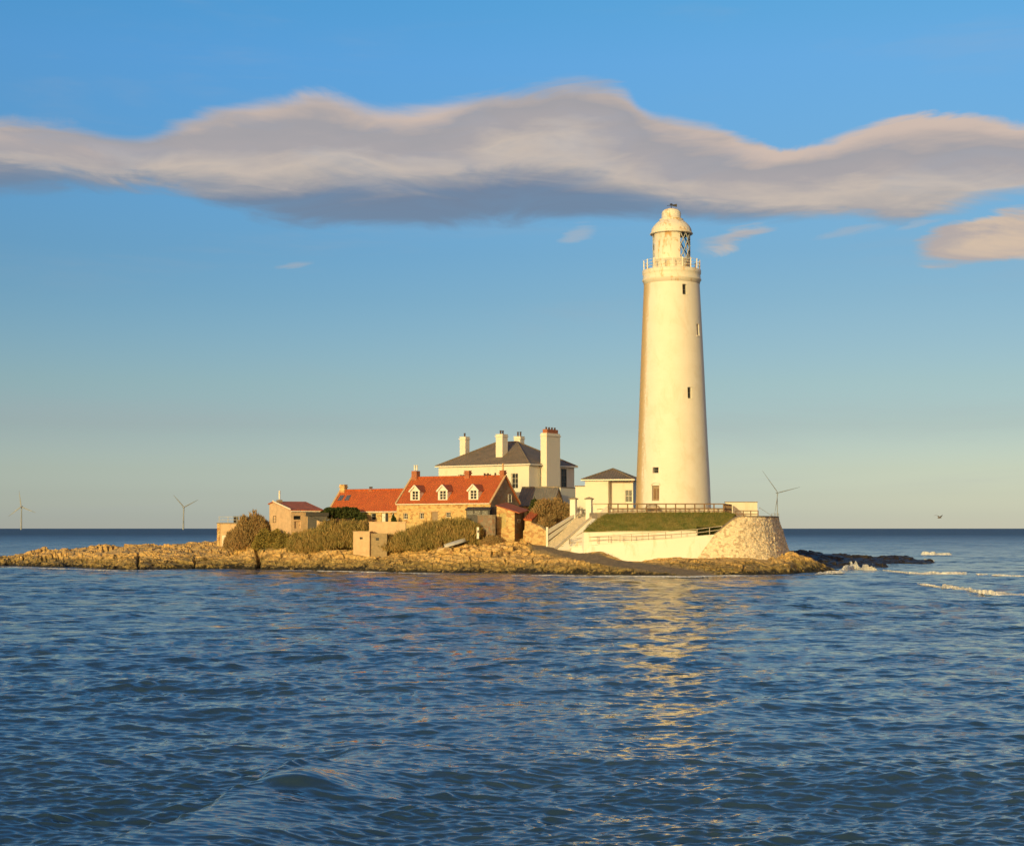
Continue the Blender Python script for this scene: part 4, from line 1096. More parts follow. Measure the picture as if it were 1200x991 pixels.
# cottage garden wall and small block house
def garden():
    r = empty('garden_wall', (XP(450, 206.5), 206.5, 0), R(-10), 'pale timber and stone garden wall in front of the low cottage', 'wall')
    z = ZP(612, 206.5); x0, x1 = XP(432, 206.5)-XP(450, 206.5), XP(476, 206.5)-XP(450, 206.5)
    MB().box(x0, x1, 0, .3, 2, z).build('boards', M_board, r)
    MB().box(x0-.05, x1+.05, -.05, .35, z+.003, z+.1).build('coping', M_board, r)
    Y = 204.5; x = XP(414, Y); w = XP(433.5, Y)-x
    b = empty('block_house', (x, Y, 0), R(-6), 'small pale square block house with one dark hole on the bank', 'hut')
    zt = ZP(623, Y)
    MB().panel(0, w, 1.2, zt, [(w*.40,w*.58,zt-.95,zt-.68)], 0, .25).poly([(w,0,1.2),(w,2,1.2),(w,2,zt),(w,0,zt)]).poly([(0,2,1.2),(0,0,1.2),(0,0,zt),(0,2,zt)]).poly([(0,0,zt),(w,0,zt),(w,2,zt),(0,2,zt)]).build('wall', M_board, b)
    MB().box(w*.36,w*.62,.25,.3,zt-1,zt-.63).build('opening', M_dark, b)
    MB().box(-.06,w+.06,-.06,2.06,zt+.003,zt+.09).build('coping', M_board, b)
    w2 = MB(); w2.box(w+.003, w+2.2, .35, .9, 1.2, zt-.2)
    w2.build('side_panel', M_tan, b)
    MB().box(w+.75,w+1.15,.30,.346,zt-1.1,zt-.75).build('hatch', M_dark, b)
    # white marker post
    Y = 200.5; p = empty('marker_post', (XP(560, Y), Y, 0), 0, 'short white square post with a small sign plate beside the hedge', 'post')
    MB().box(-.14,.14,-.12,.12,ZP(631,Y),ZP(617.5,Y)).build('post', M_wpaint, p); MB().box(-.05,.10,-.15,-.123,ZP(624,Y),ZP(621,Y)).build('plate', M_dark, p)
    # upturned boat on the slope
    a = W(521, 640, 199.0); c = W(547, 632, 201.5); d = (c-a); L = d.length
    bt = empty('rowing_boat', tuple((a+c)/2-Vector((0,0,.15))), math.atan2(d.y, d.x), 'pale grey upturned boat lying on the grass slope', 'boat')
    bt.rotation_euler = (0, -math.asin(d.z/L), math.atan2(d.y, d.x))
    h = MB(); n = 14; m = 10; vs = []
    for i in range(n+1):
        t = i/n*2-1; w = .62*(1-abs(t)**2.6)+.02; hh = .55*(1-.35*abs(t)**3)
        for j in range(m+1):
            q = math.pi*j/m; vs.append((t*L/2, math.cos(q)*w, math.sin(q)**.7*hh*.75 if 0 < j < m else 0))
    h.add(vs, [(i*(m+1)+j, i*(m+1)+j+1, (i+1)*(m+1)+j+1, (i+1)*(m+1)+j) for i in range(n) for j in range(m)], True)
    h.build('hull', M_boat, bt)
    MB().bar((-L/2,0,.36),(L/2,0,.36), .07, .12).build('keel', M_boat, bt)
    MB().bar((-L/2+.2,-.63,.02),(L/2-.2,-.63,.02), .08, .10).bar((-L/2+.2,.63,.02),(L/2-.2,.63,.02), .08, .10).build('gunwale', M_dark, bt)
garden()

# ------------------------------------------------------------------ small white lodge between house and lighthouse
def build_lodge():
    rz = R(-14); C = (XP(742, 212, 8), 212.0); dx, dy = rdir(rz)
    L = -at_px(C, dx, 688, 9); Wd = 6.0; ze = ZP(563, 212)
    root = empty('white_lodge', (C[0], C[1], 0), rz, 'small single storey white lodge with hipped slate roof left of the lighthouse', 'lodge')
    xs = at_px(C, dx, 715, 9)
    hx = lambda px: at_px(C, dx, px, 8)
    h = (hx(732.5), hx(741), ZP(588,211), ZP(573.5,211))
    MB().panel(-L, xs, 5, ze, (), -1.3, .2).poly([(xs,-1.3,5),(xs,0,5),(xs,0,ze),(xs,-1.3,ze)]).panel(xs, 0, 5, ze, [h], 0, .25).build('wall', M_cream, root)
    MB().add([(0,0,5),(0,Wd,5),(-L,Wd,5),(-L,-1.3,5),(0,0,ze),(0,Wd,ze),(-L,Wd,ze),(-L,-1.3,ze)],[(0,1,5,4),(1,2,6,5),(2,3,7,6)]).build('side_wall', M_cream, root)
    window(root, *h, .12, 2, 2)
    hip_roof(root, -L, 0, -1.3, Wd, ze, ZP(549, 214.5), M_slate, .45)
    # low flat wing
    x0 = at_px(C, dx, 674, 8); MB().box(x0, -L-.003, .2, 5, 4, ZP(570, 214)).build('wing', M_cream, root)
    MB().box(x0-.1, -L-.003, .1, 5.1, ZP(570,214)+.003, ZP(570,214)+.14).build('wing_roof', M_grey, root)
build_lodge()

# ------------------------------------------------------------------ terrace, sea wall, bastion, bank
ZT = 7.25; ZB = ZP(605, 191.5)
def build_terrace():
    P = [(700,196.0),(850,195.8),(853,199),(862,207),(866,215),(760,219),(690,219),(672,206)]
    top = [Vector((XP(a, b, ZT), b, ZT)) for a, b in P]
    MB().slab(top, 5.2).build('terrace_paving', M_grey, kind='structure', label='paved terrace around the foot of the lighthouse')
    # lower deck behind the bastion parapet
    Q = [(858,193.2),(862,191.3),(880,191.9),(894,193.4),(903,196),(908.5,199),(909.5,203.5),(904,209),(892,213),(868,214.6),(862,206)]
    d = [Vector((XP(a, b, ZB), b, ZB-.12)) for a, b in Q]
    m = MB(); m.poly(d); m.build('bastion_deck', M_grey, kind='structure', label='flat top of the round stone bastion')
    # turf bank
    top = [(712,602.5,195.8),(740,601.5,195.8),(780,600.5,195.8),(820,600,195.8),(850,600.5,195.7),(862,604.5,194.3)]
    bot = [(683,623.2,193.2),(720,622.8,192.9),(770,622.6,192.7),(817,622.4,192.6),(840,619.5,192.2),(858,609.5,191.5)]
    n = 120; k = 26; u = np.linspace(0, 5, n)
    T = np.array([list(W(*p)) for p in top]); Bt = np.array([list(W(*p)) for p in bot])
    Ti = np.stack([np.interp(u, range(6), T[:,i]) for i in range(3)], -1); Bi = np.stack([np.interp(u, range(6), Bt[:,i]) for i in range(3)], -1)
    v = np.linspace(0, 1, k)[:,None,None]
    G_ = Bi[None]*(1-v)+Ti[None]*v
    X, Y, Z = G_[...,0], G_[...,1], G_[...,2]
    bulge = np.sin(v[...,0]*math.pi)*.28
    Z = Z+bulge+(fbm(X*1.1, Y*3, 4, 5)-.5)*.35*np.sin(v[...,0]*math.pi)**.5
    o = grid_mesh('grass_bank', X, Y, Z, M_turf); tag(o, 'steep green turf bank below the lighthouse terrace', kind='structure')
    # tufts breaking up the bank
    g = MB(); rd = random.Random(4)
    for i in range(9000):
        a, b = rd.randrange(n-1), rd.randrange(1, k-1); p = Vector((X[b,a], Y[b,a], Z[b,a]))+Vector((rd.uniform(-.12,.12),0,rd.uniform(-.08,.05)))
        h = rd.uniform(.10,.28); w = rd.uniform(.02,.05); t = rd.gauss(0,.08)
        g.add([p+Vector((-w,0,0)), p+Vector((w,0,0)), p+Vector((t,-.08+rd.gauss(0,.05),h))], [(0,1,2)])
    g.build('grass', M_turf, label='short rough grass growing on the turf bank', kind='stuff')
build_terrace()

def build_sea_wall():
    root = empty('sea_wall', tuple(W(740, 657, 190)), 0, 'smooth white rendered sea wall sloping down left of the rubble bastion', 'wall')
    inv = Matrix.Translation(-root.location)
    top = [(667,641.5,195.0),(700,638.6,192.7),(740,635.2,191.2),(780,631.8,190.6),(817,628.6,190.4),(838,627,190.4)]
    bot = [(667,648,194.8),(690,654,192.8),(735,661,190.6),(780,661,190.1),(812,661,189.7),(817,661,189.7)]
    m = MB()
    T = [W(*p) for p in top]; Bt = [W(*p) for p in bot]
    for i in range(5):
        a, b, c, d = Bt[i], Bt[i+1], T[i+1], T[i]
        m.poly([a, b, c, d]); e = Vector((0,.35,0)); m.poly([d, c, c+e, d+e]); m.poly([b+e, a+e, d+e, c+e])
    m.build('wall', M_white, root, xf=inv)
    cp = MB()
    for i in range(5): cp.bar(T[i]+Vector((0,.16,.05)), T[i+1]+Vector((0,.16,.05)), .44, .10)
    cp.build('coping', M_white, root, xf=inv)
    # ramp surface
    rp = MB(); off = 2.0
    for i in range(5):
        a, b = T[i]+Vector((0,.35,-.15)), T[i+1]+Vector((0,.35,-.15)); rp.poly([a, b, b+Vector((0,off,0)), a+Vector((0,off,0))])
    a = T[5]+Vector((0,.35,-.15)); b = W(858, 616, 190.8); rp.poly([a, b, b+Vector((0,off,0)), a+Vector((0,off,0))])
    rp.build('ramp_path', M_grey, kind='structure', label='sloping path between the sea wall and the upper retaining wall')
    # upper wall
    r2 = empty('retaining_wall', tuple(W(740, 632, 192.9)), 0, 'long low white wall at the foot of the turf bank', 'wall')
    inv2 = Matrix.Translation(-r2.location)
    tp = [(676,628,195.5),(684,623.2,193.4),(720,622.9,193.0),(770,622.7,192.8),(817,622.5,192.6)]
    m = MB(); c = MB()
    for p, q in zip(tp[:-1], tp[1:]):
        a, b = W(*p), W(*q); a0, b0 = Vector((a.x,a.y,1.8)), Vector((b.x,b.y,1.8)); e = Vector((0,.3,0))
        m.poly([a0, b0, b, a]); m.poly([a,b,b+e,a+e]); c.bar(a+Vector((0,.1,.04)), b+Vector((0,.1,.04)), .34, .08)
    e = W(*tp[-1]); m.poly([Vector((e.x,e.y,1.8)), Vector((e.x,e.y+3,1.8)), Vector((e.x,e.y+3,e.z)), e])
    m.build('wall', M_white, r2, xf=inv2); c.build('coping', M_cream, r2, xf=inv2)
    # dark leaves added to stand for the shaded gap right of the wall end
    d = empty('dark_gap_fill', tuple(W(830, 624, 192.3)), 0, 'dark gap beside the ramp at the bank corner, filled with added dark leaves', 'dark gap')
    rd = random.Random(2); f = MB()
    for i in range(1500):
        p = W(rd.uniform(817,846), rd.uniform(617.5,627), rd.uniform(191.6,192.5))-d.location
        if (p.x+d.location.x) > XP(846,192): continue
        s = rd.uniform(.06,.14); q = Vector((rd.gauss(0,1),rd.gauss(0,1),rd.gauss(0,1))).normalized(); a = q.orthogonal().normalized()*s; b = q.cross(a)
        f.add([p-a-b, p+a-b, p+b*1.4], [(0,1,2)])
    f.build('foliage', M_green, d)
    # white rails along the ramp
    rr = empty('ramp_railing', tuple(W(740, 635, 190.9)), 0, 'thin pale railing running up the ramp above the white sea wall', 'railing')
    pts = [W(668,639.5,194.9), W(700,636.6,192.7), W(740,633.8,191.3), W(780,631.2,190.8), W(817,628.2,190.6), W(846,624.5,190.9)]
    inv = [p-rr.location for p in pts]
    railing(rr, inv, .86, (1.0,.5), .09, .07, 1.7, M_steps)
    # dark gate at the foot of the ramp
    gt = empty('low_gate', tuple(W(675, 640, 195.6)), 0, 'low dark gate with a pale bar at the foot of the ramp', 'gate')
    MB().box(-.75,.75,0,.06,-.15,.55).build('panel', M_wood, gt); MB().box(-.85,-.72,-.05,.1,-.3,.95).build('post', M_dark, gt); MB().box(.72,.85,-.05,.1,-.3,.7).build('post', M_dark, gt)
    MB().box(-.71,.71,-.03,-.004,.28,.36).build('bar', M_wpaint, gt)
build_sea_wall()

def build_bastion():
    root = empty('stone_bastion', (XP(880,200,1), 200, 1.5), 0, 'massive round battered rubble bastion at the right end of the sea wall', 'bastion')
    zb = .6
    S = [((836,190.4,627.2),(810,189.4,660)),((843,190.3,621.5),(826,189.0,660)),((851,190.3,614.5),(842,188.8,660)),((858,190.4,608.5),(853,188.7,660)),((864,190.5,605),(862,188.6,660)),((880,191.2,605),(883,189.2,660)),((894,192.8,605),(902,190.6,659)),
         ((903,195.2,605),(914,193.4,658)),((909,198.5,605),(923,197.4,657)),((911.5,203,605),(928,203,656))]
    T = [W(a, c, b) for (a, b, c), _ in S]; B_ = [W(a, c, b) for _, (a, b, c) in S]
    for t in T[4:]: t.z = ZB
    for px, Y, qx, qy in ((908,209,923,210.5),(896,213.5,906,216.5),(868,215.5,870,219)):
        T.append(Vector((XP(px,Y,ZB),Y,ZB))); B_.append(Vector((XP(qx,qy,1),qy,1.0)))
    for b in B_: b.z = min(b.z, 1.2)
    T = np.array([list(t) for t in T]); Bt = np.array([list(t) for t in B_])
    s = np.concatenate([[0], np.cumsum(np.linalg.norm(np.diff(T[:,:2], axis=0)+np.diff(Bt[:,:2], axis=0), axis=1)/2)])
    # smooth resample
    n = 430; k = 90; u = np.linspace(0, s[-1], n)
    def rs(A):
        out = np.stack([np.interp(u, s, A[:,i]) for i in range(3)], -1)
        ker = np.ones(17)/17; pad = np.pad(out, ((8,8),(0,0)), 'edge')
        return np.stack([np.convolve(pad[:,i], ker, 'valid') for i in range(3)], -1)
    Ti, Bi = rs(T), rs(Bt); v = np.linspace(0, 1, k)[:,None,None]
    Gm = Bi[None]*(1-v)+Ti[None]*v
    X, Y, Z = Gm[...,0].copy(), Gm[...,1].copy(), Gm[...,2].copy()
    tx = np.gradient(Ti[:,0]+Bi[:,0]); ty = np.gradient(Ti[:,1]+Bi[:,1]); l = np.hypot(tx, ty); nx, ny = ty/l, -tx/l
    U = np.broadcast_to(u[None,:], X.shape)
    h, e = blocks(U/.42+.4*fbm(U,Z,2,3), Z/.28, 7)
    amp = .06+.14*np.clip(U/s[-1]*1.8, 0, 1)
    dsp = (h-.3)*amp - .14*np.clip(1-e/.16, 0, 1)*(amp/.2)
    dsp = dsp*(1-np.clip((v[...,0]-.985)/.015, 0, 1))
    X += nx*dsp; Y += ny*dsp
    o = grid_mesh('rubble_wall', X-root.location.x, Y-root.location.y, Z-root.location.z, M_rubble, smooth=False); o.parent = root
    c = MB(); P = [Vector(p)-root.location for p in Ti[::6]]
    for a, b in zip(P[:-1], P[1:]): c.bar(a+Vector((0,.12,.03)), b+Vector((0,.12,.03)), .42, .11)
    c.build('coping', M_grey, root)
build_bastion()

def terrace_items():
    r = empty('terrace_fence', (XP(780,196,ZT), 196, ZT), 0, 'long brown timber post and rail fence along the top of the turf bank', 'fence')
    o = r.location
    P = [Vector((XP(a, b, ZT), b, ZT-.12))-o for a, b in ((713,196.1),(848,196.1),(850.5,199.0),(857,205))]
    railing(r, P, 1.2, (1.0,.52,.12), .15, .10, 1.18, M_wood, railw=.13)
    # pale wall behind the fence
    w = empty('parapet_wall', (XP(780,197.5,ZT), 197.6, ZT), 0, 'low pale wall running behind the timber fence', 'wall')
    x0, x1 = XP(700,197.6,ZT)-w.location.x, XP(850,197.6,ZT)-w.location.x
    MB().box(x0, x1, 0, .3, -.5, .42).build('wall', M_cream, w); MB().box(x0-.03, x1+.03, -.05, .35, .423, .50).build('coping', M_grey, w)
    b = empty('curved_bench', (XP(765,196.9,ZT), 196.9, ZT), 0, 'wooden bench with arched back behind the fence under the lighthouse door', 'bench')
    n = 12; bk = MB()
    for i in range(n):
        x = -.85+1.7*i/(n-1); h = .72+.32*math.sin(math.pi*i/(n-1)); bk.box(x-.05, x+.05, .22, .27, .40, h)
    for i in range(n-1):
        xa, xb = -.85+1.7*i/(n-1), -.85+1.7*(i+1)/(n-1); bk.bar((xa,.24,.74+.32*math.sin(math.pi*i/(n-1))),(xb,.24,.74+.32*math.sin(math.pi*(i+1)/(n-1))), .09, .09)
    bk.build('backrest', M_door, b); MB().box(-.9,.9,-.22,.22,.38,.44).build('seat', M_door, b)
    for sx in (-.8,.8):
        for sy in (-.17,.2): MB().box(sx-.04,sx+.04,sy-.04,sy+.04,0,.38).build('leg', M_door, b)
        MB().box(sx-.04,sx+.04,-.24,.22,.62,.67).build('armrest', M_door, b)
    # compound wall right of the tower
    c = empty('compound_wall', (XP(850,206,ZT), 206, ZB), 0, 'square cream rendered wall on the terrace right of the lighthouse', 'wall')
    L = XP(887.5,206,8)-c.location.x; zt = ZP(588.5,206)-ZB
    MB().box(0, L, 0, .4, -.1, zt).box(L-.4, L, .4, 6, -.1, zt).build('wall', M_cream, c)
    MB().box(-.06, L+.06, -.06, .46, zt+.003, zt+.10).build('coping', M_grey, c)
    f = empty('deck_fence', (XP(863,194,ZB), 194.4, ZB), 0, 'short dark timber fence on top of the round bastion', 'fence')
    railing(f, [(0,0,-.12),(XP(889,194.6,ZB)-f.location.x,.6,-.12)], .85, (1.0,.5), .11, .09, .85, M_wood)
    f2 = empty('bastion_rail', (XP(890,199,ZB), 199, ZB-.1), 0, 'thin grey metal rail near the outer edge of the bastion', 'railing')
    railing(f2, [(0,0,1.15),(1.6,0,.1)], .12, (1.0,), .04, .04, 3, M_metal)
    railing(f2, [(1.7,1,0),(2.6,1,0)], .52, (1.0,.55), .045, .035, .45, M_metal)
terrace_items()

def build_stairs():
    # flight of steps rising to the gateway
    a = W(650, 641, 196.5); b = W(686, 602, 201.0)
    root = empty('stone_stairs', tuple(a), 0, 'flight of worn stone steps climbing to the white gate piers', 'stairs')
    n = 22; d = (b-a); m = MB()
    dh = Vector((d.x, d.y, 0)); side = Vector((dh.y, -dh.x, 0)).normalized()
    for i in range(n):
        p = dh*(i/n); q = dh*((i+1)/n); z1 = d.z*(i+1)/n
        L = side*1.35
        P = [p-L, q-L, q+L, p+L]
        m.add([(v.x,v.y,z1-.6) for v in P]+[(v.x,v.y,z1) for v in P], [(3,2,1,0),(4,5,6,7),(0,1,5,4),(1,2,6,5),(2,3,7,6),(3,0,4,7)])
    m.build('steps', M_steps, root)
    # left parapet of broad boards
    r = empty('stair_parapet', tuple(W(642, 640, 197.4)), 0, 'broad pale boarded parapet on the left side of the stairs', 'parapet')
    o = r.location; t0, t1 = W(642.5,618.5,197.4), W(680.5,597.5,201.6); b0, b1 = W(641,643,197.4), W(681,608,201.6)
    for k in range(3):
        f0, f1 = k/3+.03, (k+1)/3-.07
        P = [b0.lerp(t0,f0), b1.lerp(t1,f0), b1.lerp(t1,f1), b0.lerp(t0,f1)]
        MB().slab([p-o for p in P], .14).build('board', M_wpaint if k else M_cream, r)
    MB().slab([b0+Vector((.05,.2,.05))-o, b1+Vector((-.05,.2,.05))-o, t1+Vector((-.05,.2,-.08))-o, t0+Vector((.05,.2,-.08))-o], .12).build('backing', M_wood, r)  # dark sheet added so the gaps between the boards look shaded
    for p, q in ((b0,t0),(b1,t1)): MB().box(p.x-o.x-.12, p.x-o.x+.14, p.y-o.y-.1, p.y-o.y+.22, p.z-o.z-.4, q.z-o.z+.12).build('post', M_wpaint, r)
    # right wing wall
    w = empty('stair_wing_wall', tuple(W(665, 642, 195.2)), 0, 'sloping cream wall on the right side of the stairs, beside the turf', 'wall')
    o = w.location
    P = [W(652,644,195.6), W(668,644,194.6), W(713.5,602.3,197.0), W(713.5,590.8,197.2), W(695.5,590.8,198.2), W(695.5,604.5,198.4)]
    MB().slab([p-o for p in P], .5).build('wall', M_cream, w)
    c0, c1 = W(651,642.6,195.7)-o, W(695.5,603.5,198.5)-o; MB().bar(c0, c1, .4, .14).bar(P[4]-o+Vector((0,.2,.06)), P[3]-o+Vector((0,.2,.06)), .6, .12).build('coping', M_steps, w)
    for px, Y, lb in ((672,201.2,'left white gate pier with stone cap at the top of the stairs'),(690.5,199.6,'right white gate pier with stone cap at the top of the stairs')):
        z0, z1 = ZP(612, Y), ZP(585, Y); g = empty('gate_pier', (XP(px,Y,8), Y, z0), R(-20), lb, 'gate pier', 'gate piers at the top of the stairs')
        h = z1-z0; MB().box(-.36,.36,-.36,.36,0,h).build('shaft', M_white, g)
        MB().box(-.5,.5,-.5,.5,h+.003,h+.15).add([(-.4,-.4,h+.152),(.4,-.4,h+.152),(.4,.4,h+.152),(-.4,.4,h+.152),(0,0,h+.34)], [(0,1,4),(1,2,4),(2,3,4),(3,0,4)]).build('cap', M_grey, g)
    g = empty('iron_gate', (XP(683,200.4,7), 200.4, ZP(607,200.4)), R(-8), 'dark iron gate between the two gate piers', 'gate')
    for k in range(7): MB().box(-.55+k*.18-.025,-.55+k*.18+.025,-.02,.02,0,1.2).build('bar', M_dark, g)
    MB().box(-.6,.6,-.03,.03,.1,.18).box(-.6,.6,-.03,.03,1.0,1.1).build('rail', M_dark, g)
build_stairs()

# ------------------------------------------------------------------ vegetation
def thicket(name, label, cat, lobes, n, m, seed, up=.8, size=(.25,.6), width=.035, dens_top=.5, group=None):
    """lobes: (px, Y, rx, ry, H, top row or None). Twig and leaf blades fill each mound's volume, stems stand below."""
    rd = random.Random(seed)
    x0 = sum(XP(l[0], l[1]) for l in lobes)/len(lobes); y0 = sum(l[1] for l in lobes)/len(lobes); z0 = tz(x0, y0)
    root = empty(name, (x0, y0, z0), 0, label, cat, group); f = MB(); st = MB()
    areas = [l[2]*l[3] for l in lobes]
    for i in range(n):
        l = rd.choices(lobes, areas)[0]; lx, ly = XP(l[0], l[1]), l[1]
        a = rd.uniform(0, 2*math.pi); r = math.sqrt(rd.random())
        x, y = lx+math.cos(a)*r*l[2], ly+math.sin(a)*r*l[3]; g = tz(x, y)
        H = l[4]*math.sqrt(max(0, 1-r*r*.92))
        wob = .70+.6*mnoise.noise(Vector((x*.9, y*.9, seed)))+.25*mnoise.noise(Vector((x*3, y*3, seed)))
        H *= max(.5, .5+.5*wob+.1)
        q = rd.random()**dens_top; z = g+H*q
        out = Vector((math.cos(a)*r, math.sin(a)*r, 0))
        d = (Vector((rd.gauss(0,.35), rd.gauss(0,.35), up))+out*.45*(1-up*.4)).normalized()
        if up < .3: d = (Vector((rd.gauss(0,1), rd.gauss(0,1), rd.gauss(0,.8)))+out).normalized()
        s = rd.uniform(*size); w = d.cross(Vector((rd.gauss(0,1), rd.gauss(0,1), rd.gauss(0,.3)))).normalized()*width*rd.uniform(.6,1.5)
        p = Vector((x-x0, y-y0, z-z0))
        f.add([p-w, p+w, p+d*s*.6+w*.9, p+d*s, p+d*s*.6-w*.9], [(0,1,2,3,4)])
    for l in lobes:
        for k in range(14):
            a = rd.uniform(0, 6.28); r = math.sqrt(rd.random())*.6; x, y = XP(l[0],l[1])+math.cos(a)*r*l[2], l[1]+math.sin(a)*r*l[3]; g = tz(x,y)
            p = Vector((x-x0,y-y0,g-z0-.1)); q = p+Vector((math.cos(a)*.3*r*l[2], math.sin(a)*.3, l[4]*.6*math.sqrt(1-r*r)))
            st.tube([p, p.lerp(q,.5)+Vector((rd.gauss(0,.08),0,0)), q], [.05,.035,.015], 5)
    f.build('foliage', m, root); st.build('stems', M_bark, root)
    return root
thicket('round_bush', 'large rounded grey brown thorn bush beside the stone platform', 'bush', [(292,218,2.6,2.0,4.3,0),(278,219,1.8,1.6,3.0,0),(305,219,1.4,1.4,3.2,0)], 15000, M_brown, 1, .6)
thicket('olive_bush', 'low yellow olive bush in front of the boarded house', 'bush', [(309,215,1.5,1.2,2.5,0),(322,214.5,1.3,1.0,2.1,0)], 7000, M_olive, 2, .2, (.12,.3), .05)
thicket('olive_bush', 'small dull green bush under the boarded house wall', 'bush', [(334,212.3,1.6,1.2,2.1,0),(348,211.6,1.7,1.2,2.4,0),(360,211,1.5,1.0,2.0,0)], 5000, M_olive, 3, .2, (.12,.3), .05)
thicket('thorn_thicket', 'dense upright olive brown thicket on the bank below the low cottage', 'thicket', [(368,210.5,2.4,3.0,2.3,0),(386,210.3,2.8,3.2,2.9,0),(404,209.8,2.6,3.2,3.0,0),(421,209.2,2.2,3.0,2.8,0),(352,211,1.7,2.0,2.0,0)], 30000, M_reed, 5, .9, (.35,.8))
thicket('thorn_thicket', 'widest olive brown thicket below the dormered cottage', 'thicket', [(458,206.0,1.9,1.8,1.7,0),(478,205.5,2.4,2.4,2.4,0),(500,204.6,2.6,2.6,2.8,0),(520,203.8,2.6,2.4,3.0,0),(540,203,2.2,2.0,3.0,0),(553,202.4,1.5,1.5,2.7,0)], 32000, M_reed, 6, .9, (.35,.8))
thicket('brown_bush', 'leafless brown bush between the orange roofed store and the stair', 'bush', [(633,205.5,1.8,1.8,4.2,0),(647,206.5,2.0,2.0,4.0,0),(660,206.5,1.4,1.6,3.0,0),(640,202.5,1.4,1.4,2.8,0)], 17000, M_brown, 7, .6)
thicket('dark_shrub', 'round dark green shrub in front of the grey slate roof', 'shrub', [(628,210.5,1.15,1.0,3.6,0)], 5000, M_green, 8, .1, (.12,.3), .06)
thicket('grass_clump', 'brown dry grass clump on the rubble beside the white post', 'grass clump', [(575,201,1.3,1.0,1.2,0)], 3000, M_brown, 9, .7, (.2,.4))
thicket('creeper', 'dark green creeper at the left corner of the dormered cottage', 'climbing plant', [(462,211,.55,.5,2.9,0)], 2600, M_green, 10, .1, (.1,.25), .05)
thicket('dark_shrub', 'small dark green shrub by the foot of the low cottage wall', 'shrub', [(425,212.8,.9,.8,3.6,0)], 2600, M_green, 12, .1, (.1,.25), .05)
def tree(px, Y, rx, ztop, zc, seed, label):
    rd = random.Random(seed); x = XP(px, Y); g = tz(x, Y)
    root = empty('evergreen_tree', (x, Y, g), 0, label, 'tree', 'dark wind clipped trees behind the thicket')
    H = ZP(ztop, Y)-g; c = ZP(zc, Y)-g
    t = MB().tube([(0,0,-.2),(.05,0,H*.3),(.15,.1,H*.6)], [.16,.12,.07], 8)
    for k in range(7):
        a = rd.uniform(0,6.28); t.tube([(.05,0,H*.35),(math.cos(a)*rx*.4,math.sin(a)*rx*.4,H*.6),(math.cos(a)*rx*.75,math.sin(a)*rx*.6,H*.8)], [.07,.045,.02], 5)
    t.build('trunk', M_bark, root); f = MB()
    blobs = [(rd.gauss(0,rx*.4), rd.gauss(0,rx*.3), c+rd.uniform(-.3,.3)*(H-c)*1.4, rd.uniform(.5,.8)) for _ in range(9)]
    for i in range(7000):
        b = rd.choice(blobs); d = Vector((rd.gauss(0,1),rd.gauss(0,1),rd.gauss(0,1))).normalized()*rd.random()**.4
        p = Vector((b[0]+d.x*b[3]*1.3, b[1]+d.y*b[3], b[2]+d.z*b[3]*.8))
        if p.z > H*1.02: continue
        q = Vector((rd.gauss(0,1),rd.gauss(0,1),rd.gauss(0,1))).normalized(); a = q.orthogonal().normalized()*rd.uniform(.05,.11); bb = q.cross(a)
        f.add([p-a-bb, p+a-bb, p+a+bb*1.6, p-a+bb*1.6], [(0,1,2,3)])
    f.build('crown', M_green, root)
tree(387, 213.5, 1.5, 593, 600, 21, 'dark green wind clipped tree left of the pair behind the thicket')
tree(408, 214.0, 1.7, 594.5, 601, 22, 'dark green wind clipped tree right of the pair behind the thicket')

# stones on the shore that can be told apart
def boulder(px, Y, s, seed, label, m=None):
    rd = random.Random(seed); bm = bmesh.new(); bmesh.ops.create_icosphere(bm, subdivisions=3, radius=1)
    sx, sy, sz = s*rd.uniform(.9,1.4), s*rd.uniform(.7,1), s*rd.uniform(.5,.8)
    for v in bm.verts:
        k = 1+.35*mnoise.noise(v.co*1.2+Vector((seed,0,0)))+.12*mnoise.noise(v.co*4+Vector((0,seed,0)))
        v.co = Vector((v.co.x*sx*k, v.co.y*sy*k, max(-.4, min(.75, v.co.z*k))*sz))
    me = bpy.data.meshes.new('boulder'); bm.to_mesh(me); bm.free(); me.materials.append(m or M_sand)
    x = XP(px, Y); o = bpy.data.objects.new('boulder', me); COL.objects.link(o)
    o.location = (x, Y, float(terrain(np.array([x]), np.array([Y]))[0][0])+.1*s); o.rotation_euler = (0,0,rd.uniform(0,3))
    return tag(o, label, 'boulder', 'boulders on the rubble bank')
boulder(521, 199.5, 1.2, 3, 'largest rounded tan boulder on the shore below the upturned boat')
def rubble_bank():
    rd = random.Random(9); proto = None
    k = 0
    for i in range(60):
        px = rd.uniform(540, 606); Y = np.interp(px, [540,570,606], [200.5,200.0,198.0])+rd.uniform(-3.2,1.8)
        boulder(px, float(Y), rd.uniform(.22,.55), 100+i, 'loose pale tan stone in the rubble bank below the white post')
rubble_bank()

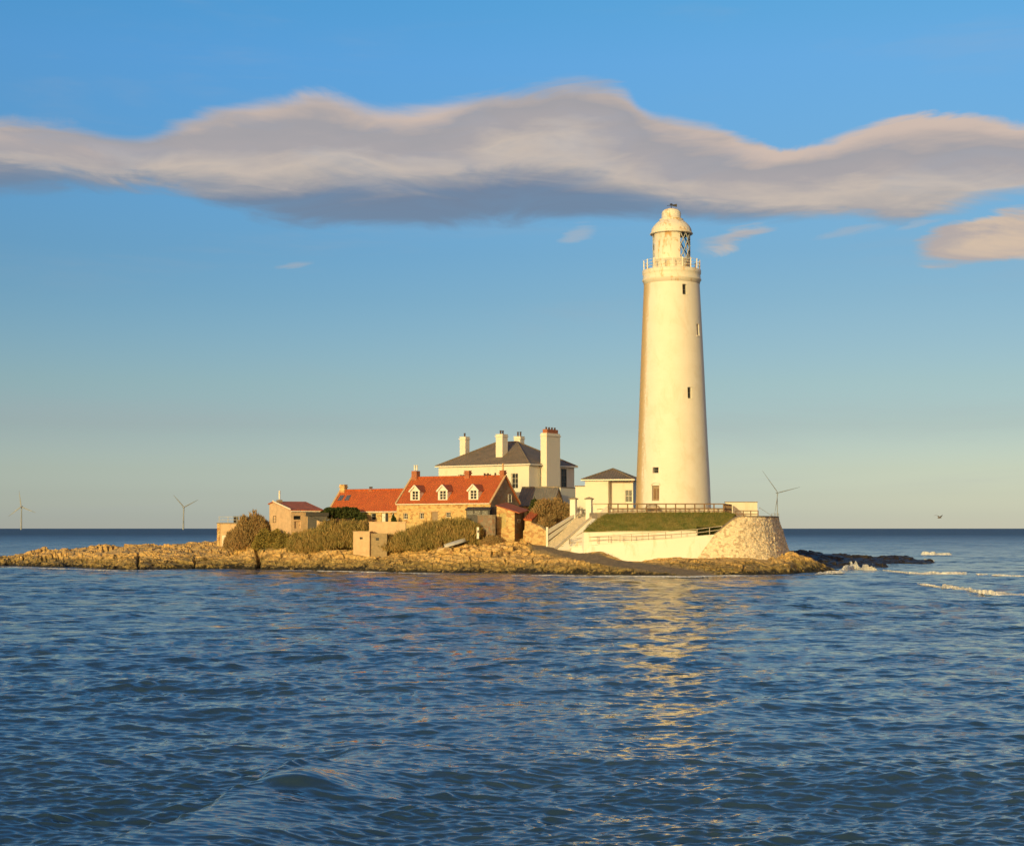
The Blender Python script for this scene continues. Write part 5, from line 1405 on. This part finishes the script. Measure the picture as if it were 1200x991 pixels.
# ------------------------------------------------------------------ wind turbines, gull
def turbine(px, Yd, hub_h, blade, angles, label, yaw):
    x = XP(px, Yd, 50); root = empty('wind_turbine', (x, Yd, 0), yaw, label, 'wind turbine', 'wind turbines out at sea')
    k = hub_h/100*(.45 if hub_h > 110 else 1)
    MB().tube([(0,0,-3),(0,0,18*k),(0,0,hub_h)], [4.2*k,3.9*k,2.0*k], 16).build('tower', M_turb, root)
    MB().box(-3.2*k,3.2*k,-6*k,9*k,hub_h-3*k,hub_h+3.5*k).build('nacelle', M_turb, root)
    MB().lathe([(0,-3.2*k),(2.2*k,-2.2*k),(3.2*k,0),(3.2*k,3.2*k)], 14).build('hub', M_turb, root, xf=Matrix.Translation((0,-8.5*k,hub_h+.3*k)) @ Matrix.Rotation(R(-90),4,'X'))
    for a in angles:
        m = MB(); d = Vector((math.sin(R(a)), 0, math.cos(R(a)))); s = Vector((d.z, 0, -d.x)); vs = []
        for t, w in ((.02,1.8),(.15,2.9),(.4,2.3),(.7,1.6),(1.0,.6)):
            c = d*blade*t+Vector((0,-8*k,hub_h+.3*k)); w *= k
            vs += [c-s*w+Vector((0,.3,0)), c+Vector((0,-.7*k*(1.1-t),0)), c+s*w+Vector((0,.3,0)), c+Vector((0,.8*k*(1.1-t),0))]
        m.add(vs, [(i*4+j, i*4+(j+1)%4, (i+1)*4+(j+1)%4, (i+1)*4+j) for i in range(4) for j in range(4)]); m.build('blade', M_turb, root)
turbine(25, 7100, 102, 72, (-8, 112, 232), 'distant wind turbine furthest left with one blade straight up', 0)
turbine(215, 7100, 100, 72, (-42, 62, 182), 'distant wind turbine with raised V blades left of the island', R(25))
turbine(911, 5200, 122, 96, (-42, 78, 192), 'distant wind turbine rising behind the round stone bastion', R(30))
def gull():
    p = W(1101, 606.5, 170); root = empty('gull', tuple(p), R(20), 'small gull gliding low over the sea to the right', 'bird')
    b = MB().tube([(-.26,0,-.02),(-.12,0,0),(.05,0,.02),(.18,0,.03),(.27,0,.02)], [.02,.07,.08,.05,.015], 10)
    b.build('body', M_gull, root)
    for s in (-1, 1):
        m = MB(); vs = []
        for y, z, c, o in ((.04,.03,.11,0),(.28,.20,.10,.04),(.62,.10+.18,.045,-.04),(.78,.24,.01,-.14)):
            vs += [(o-c, s*y, z), (o, s*y, z+.015), (o+c, s*y, z), (o, s*y, z-.01)]
        m.add(vs, [(i*4+j, i*4+(j+1)%4, (i+1)*4+(j+1)%4, (i+1)*4+j) for i in range(3) for j in range(4)]); m.build('wing', M_gull, root)
gull()
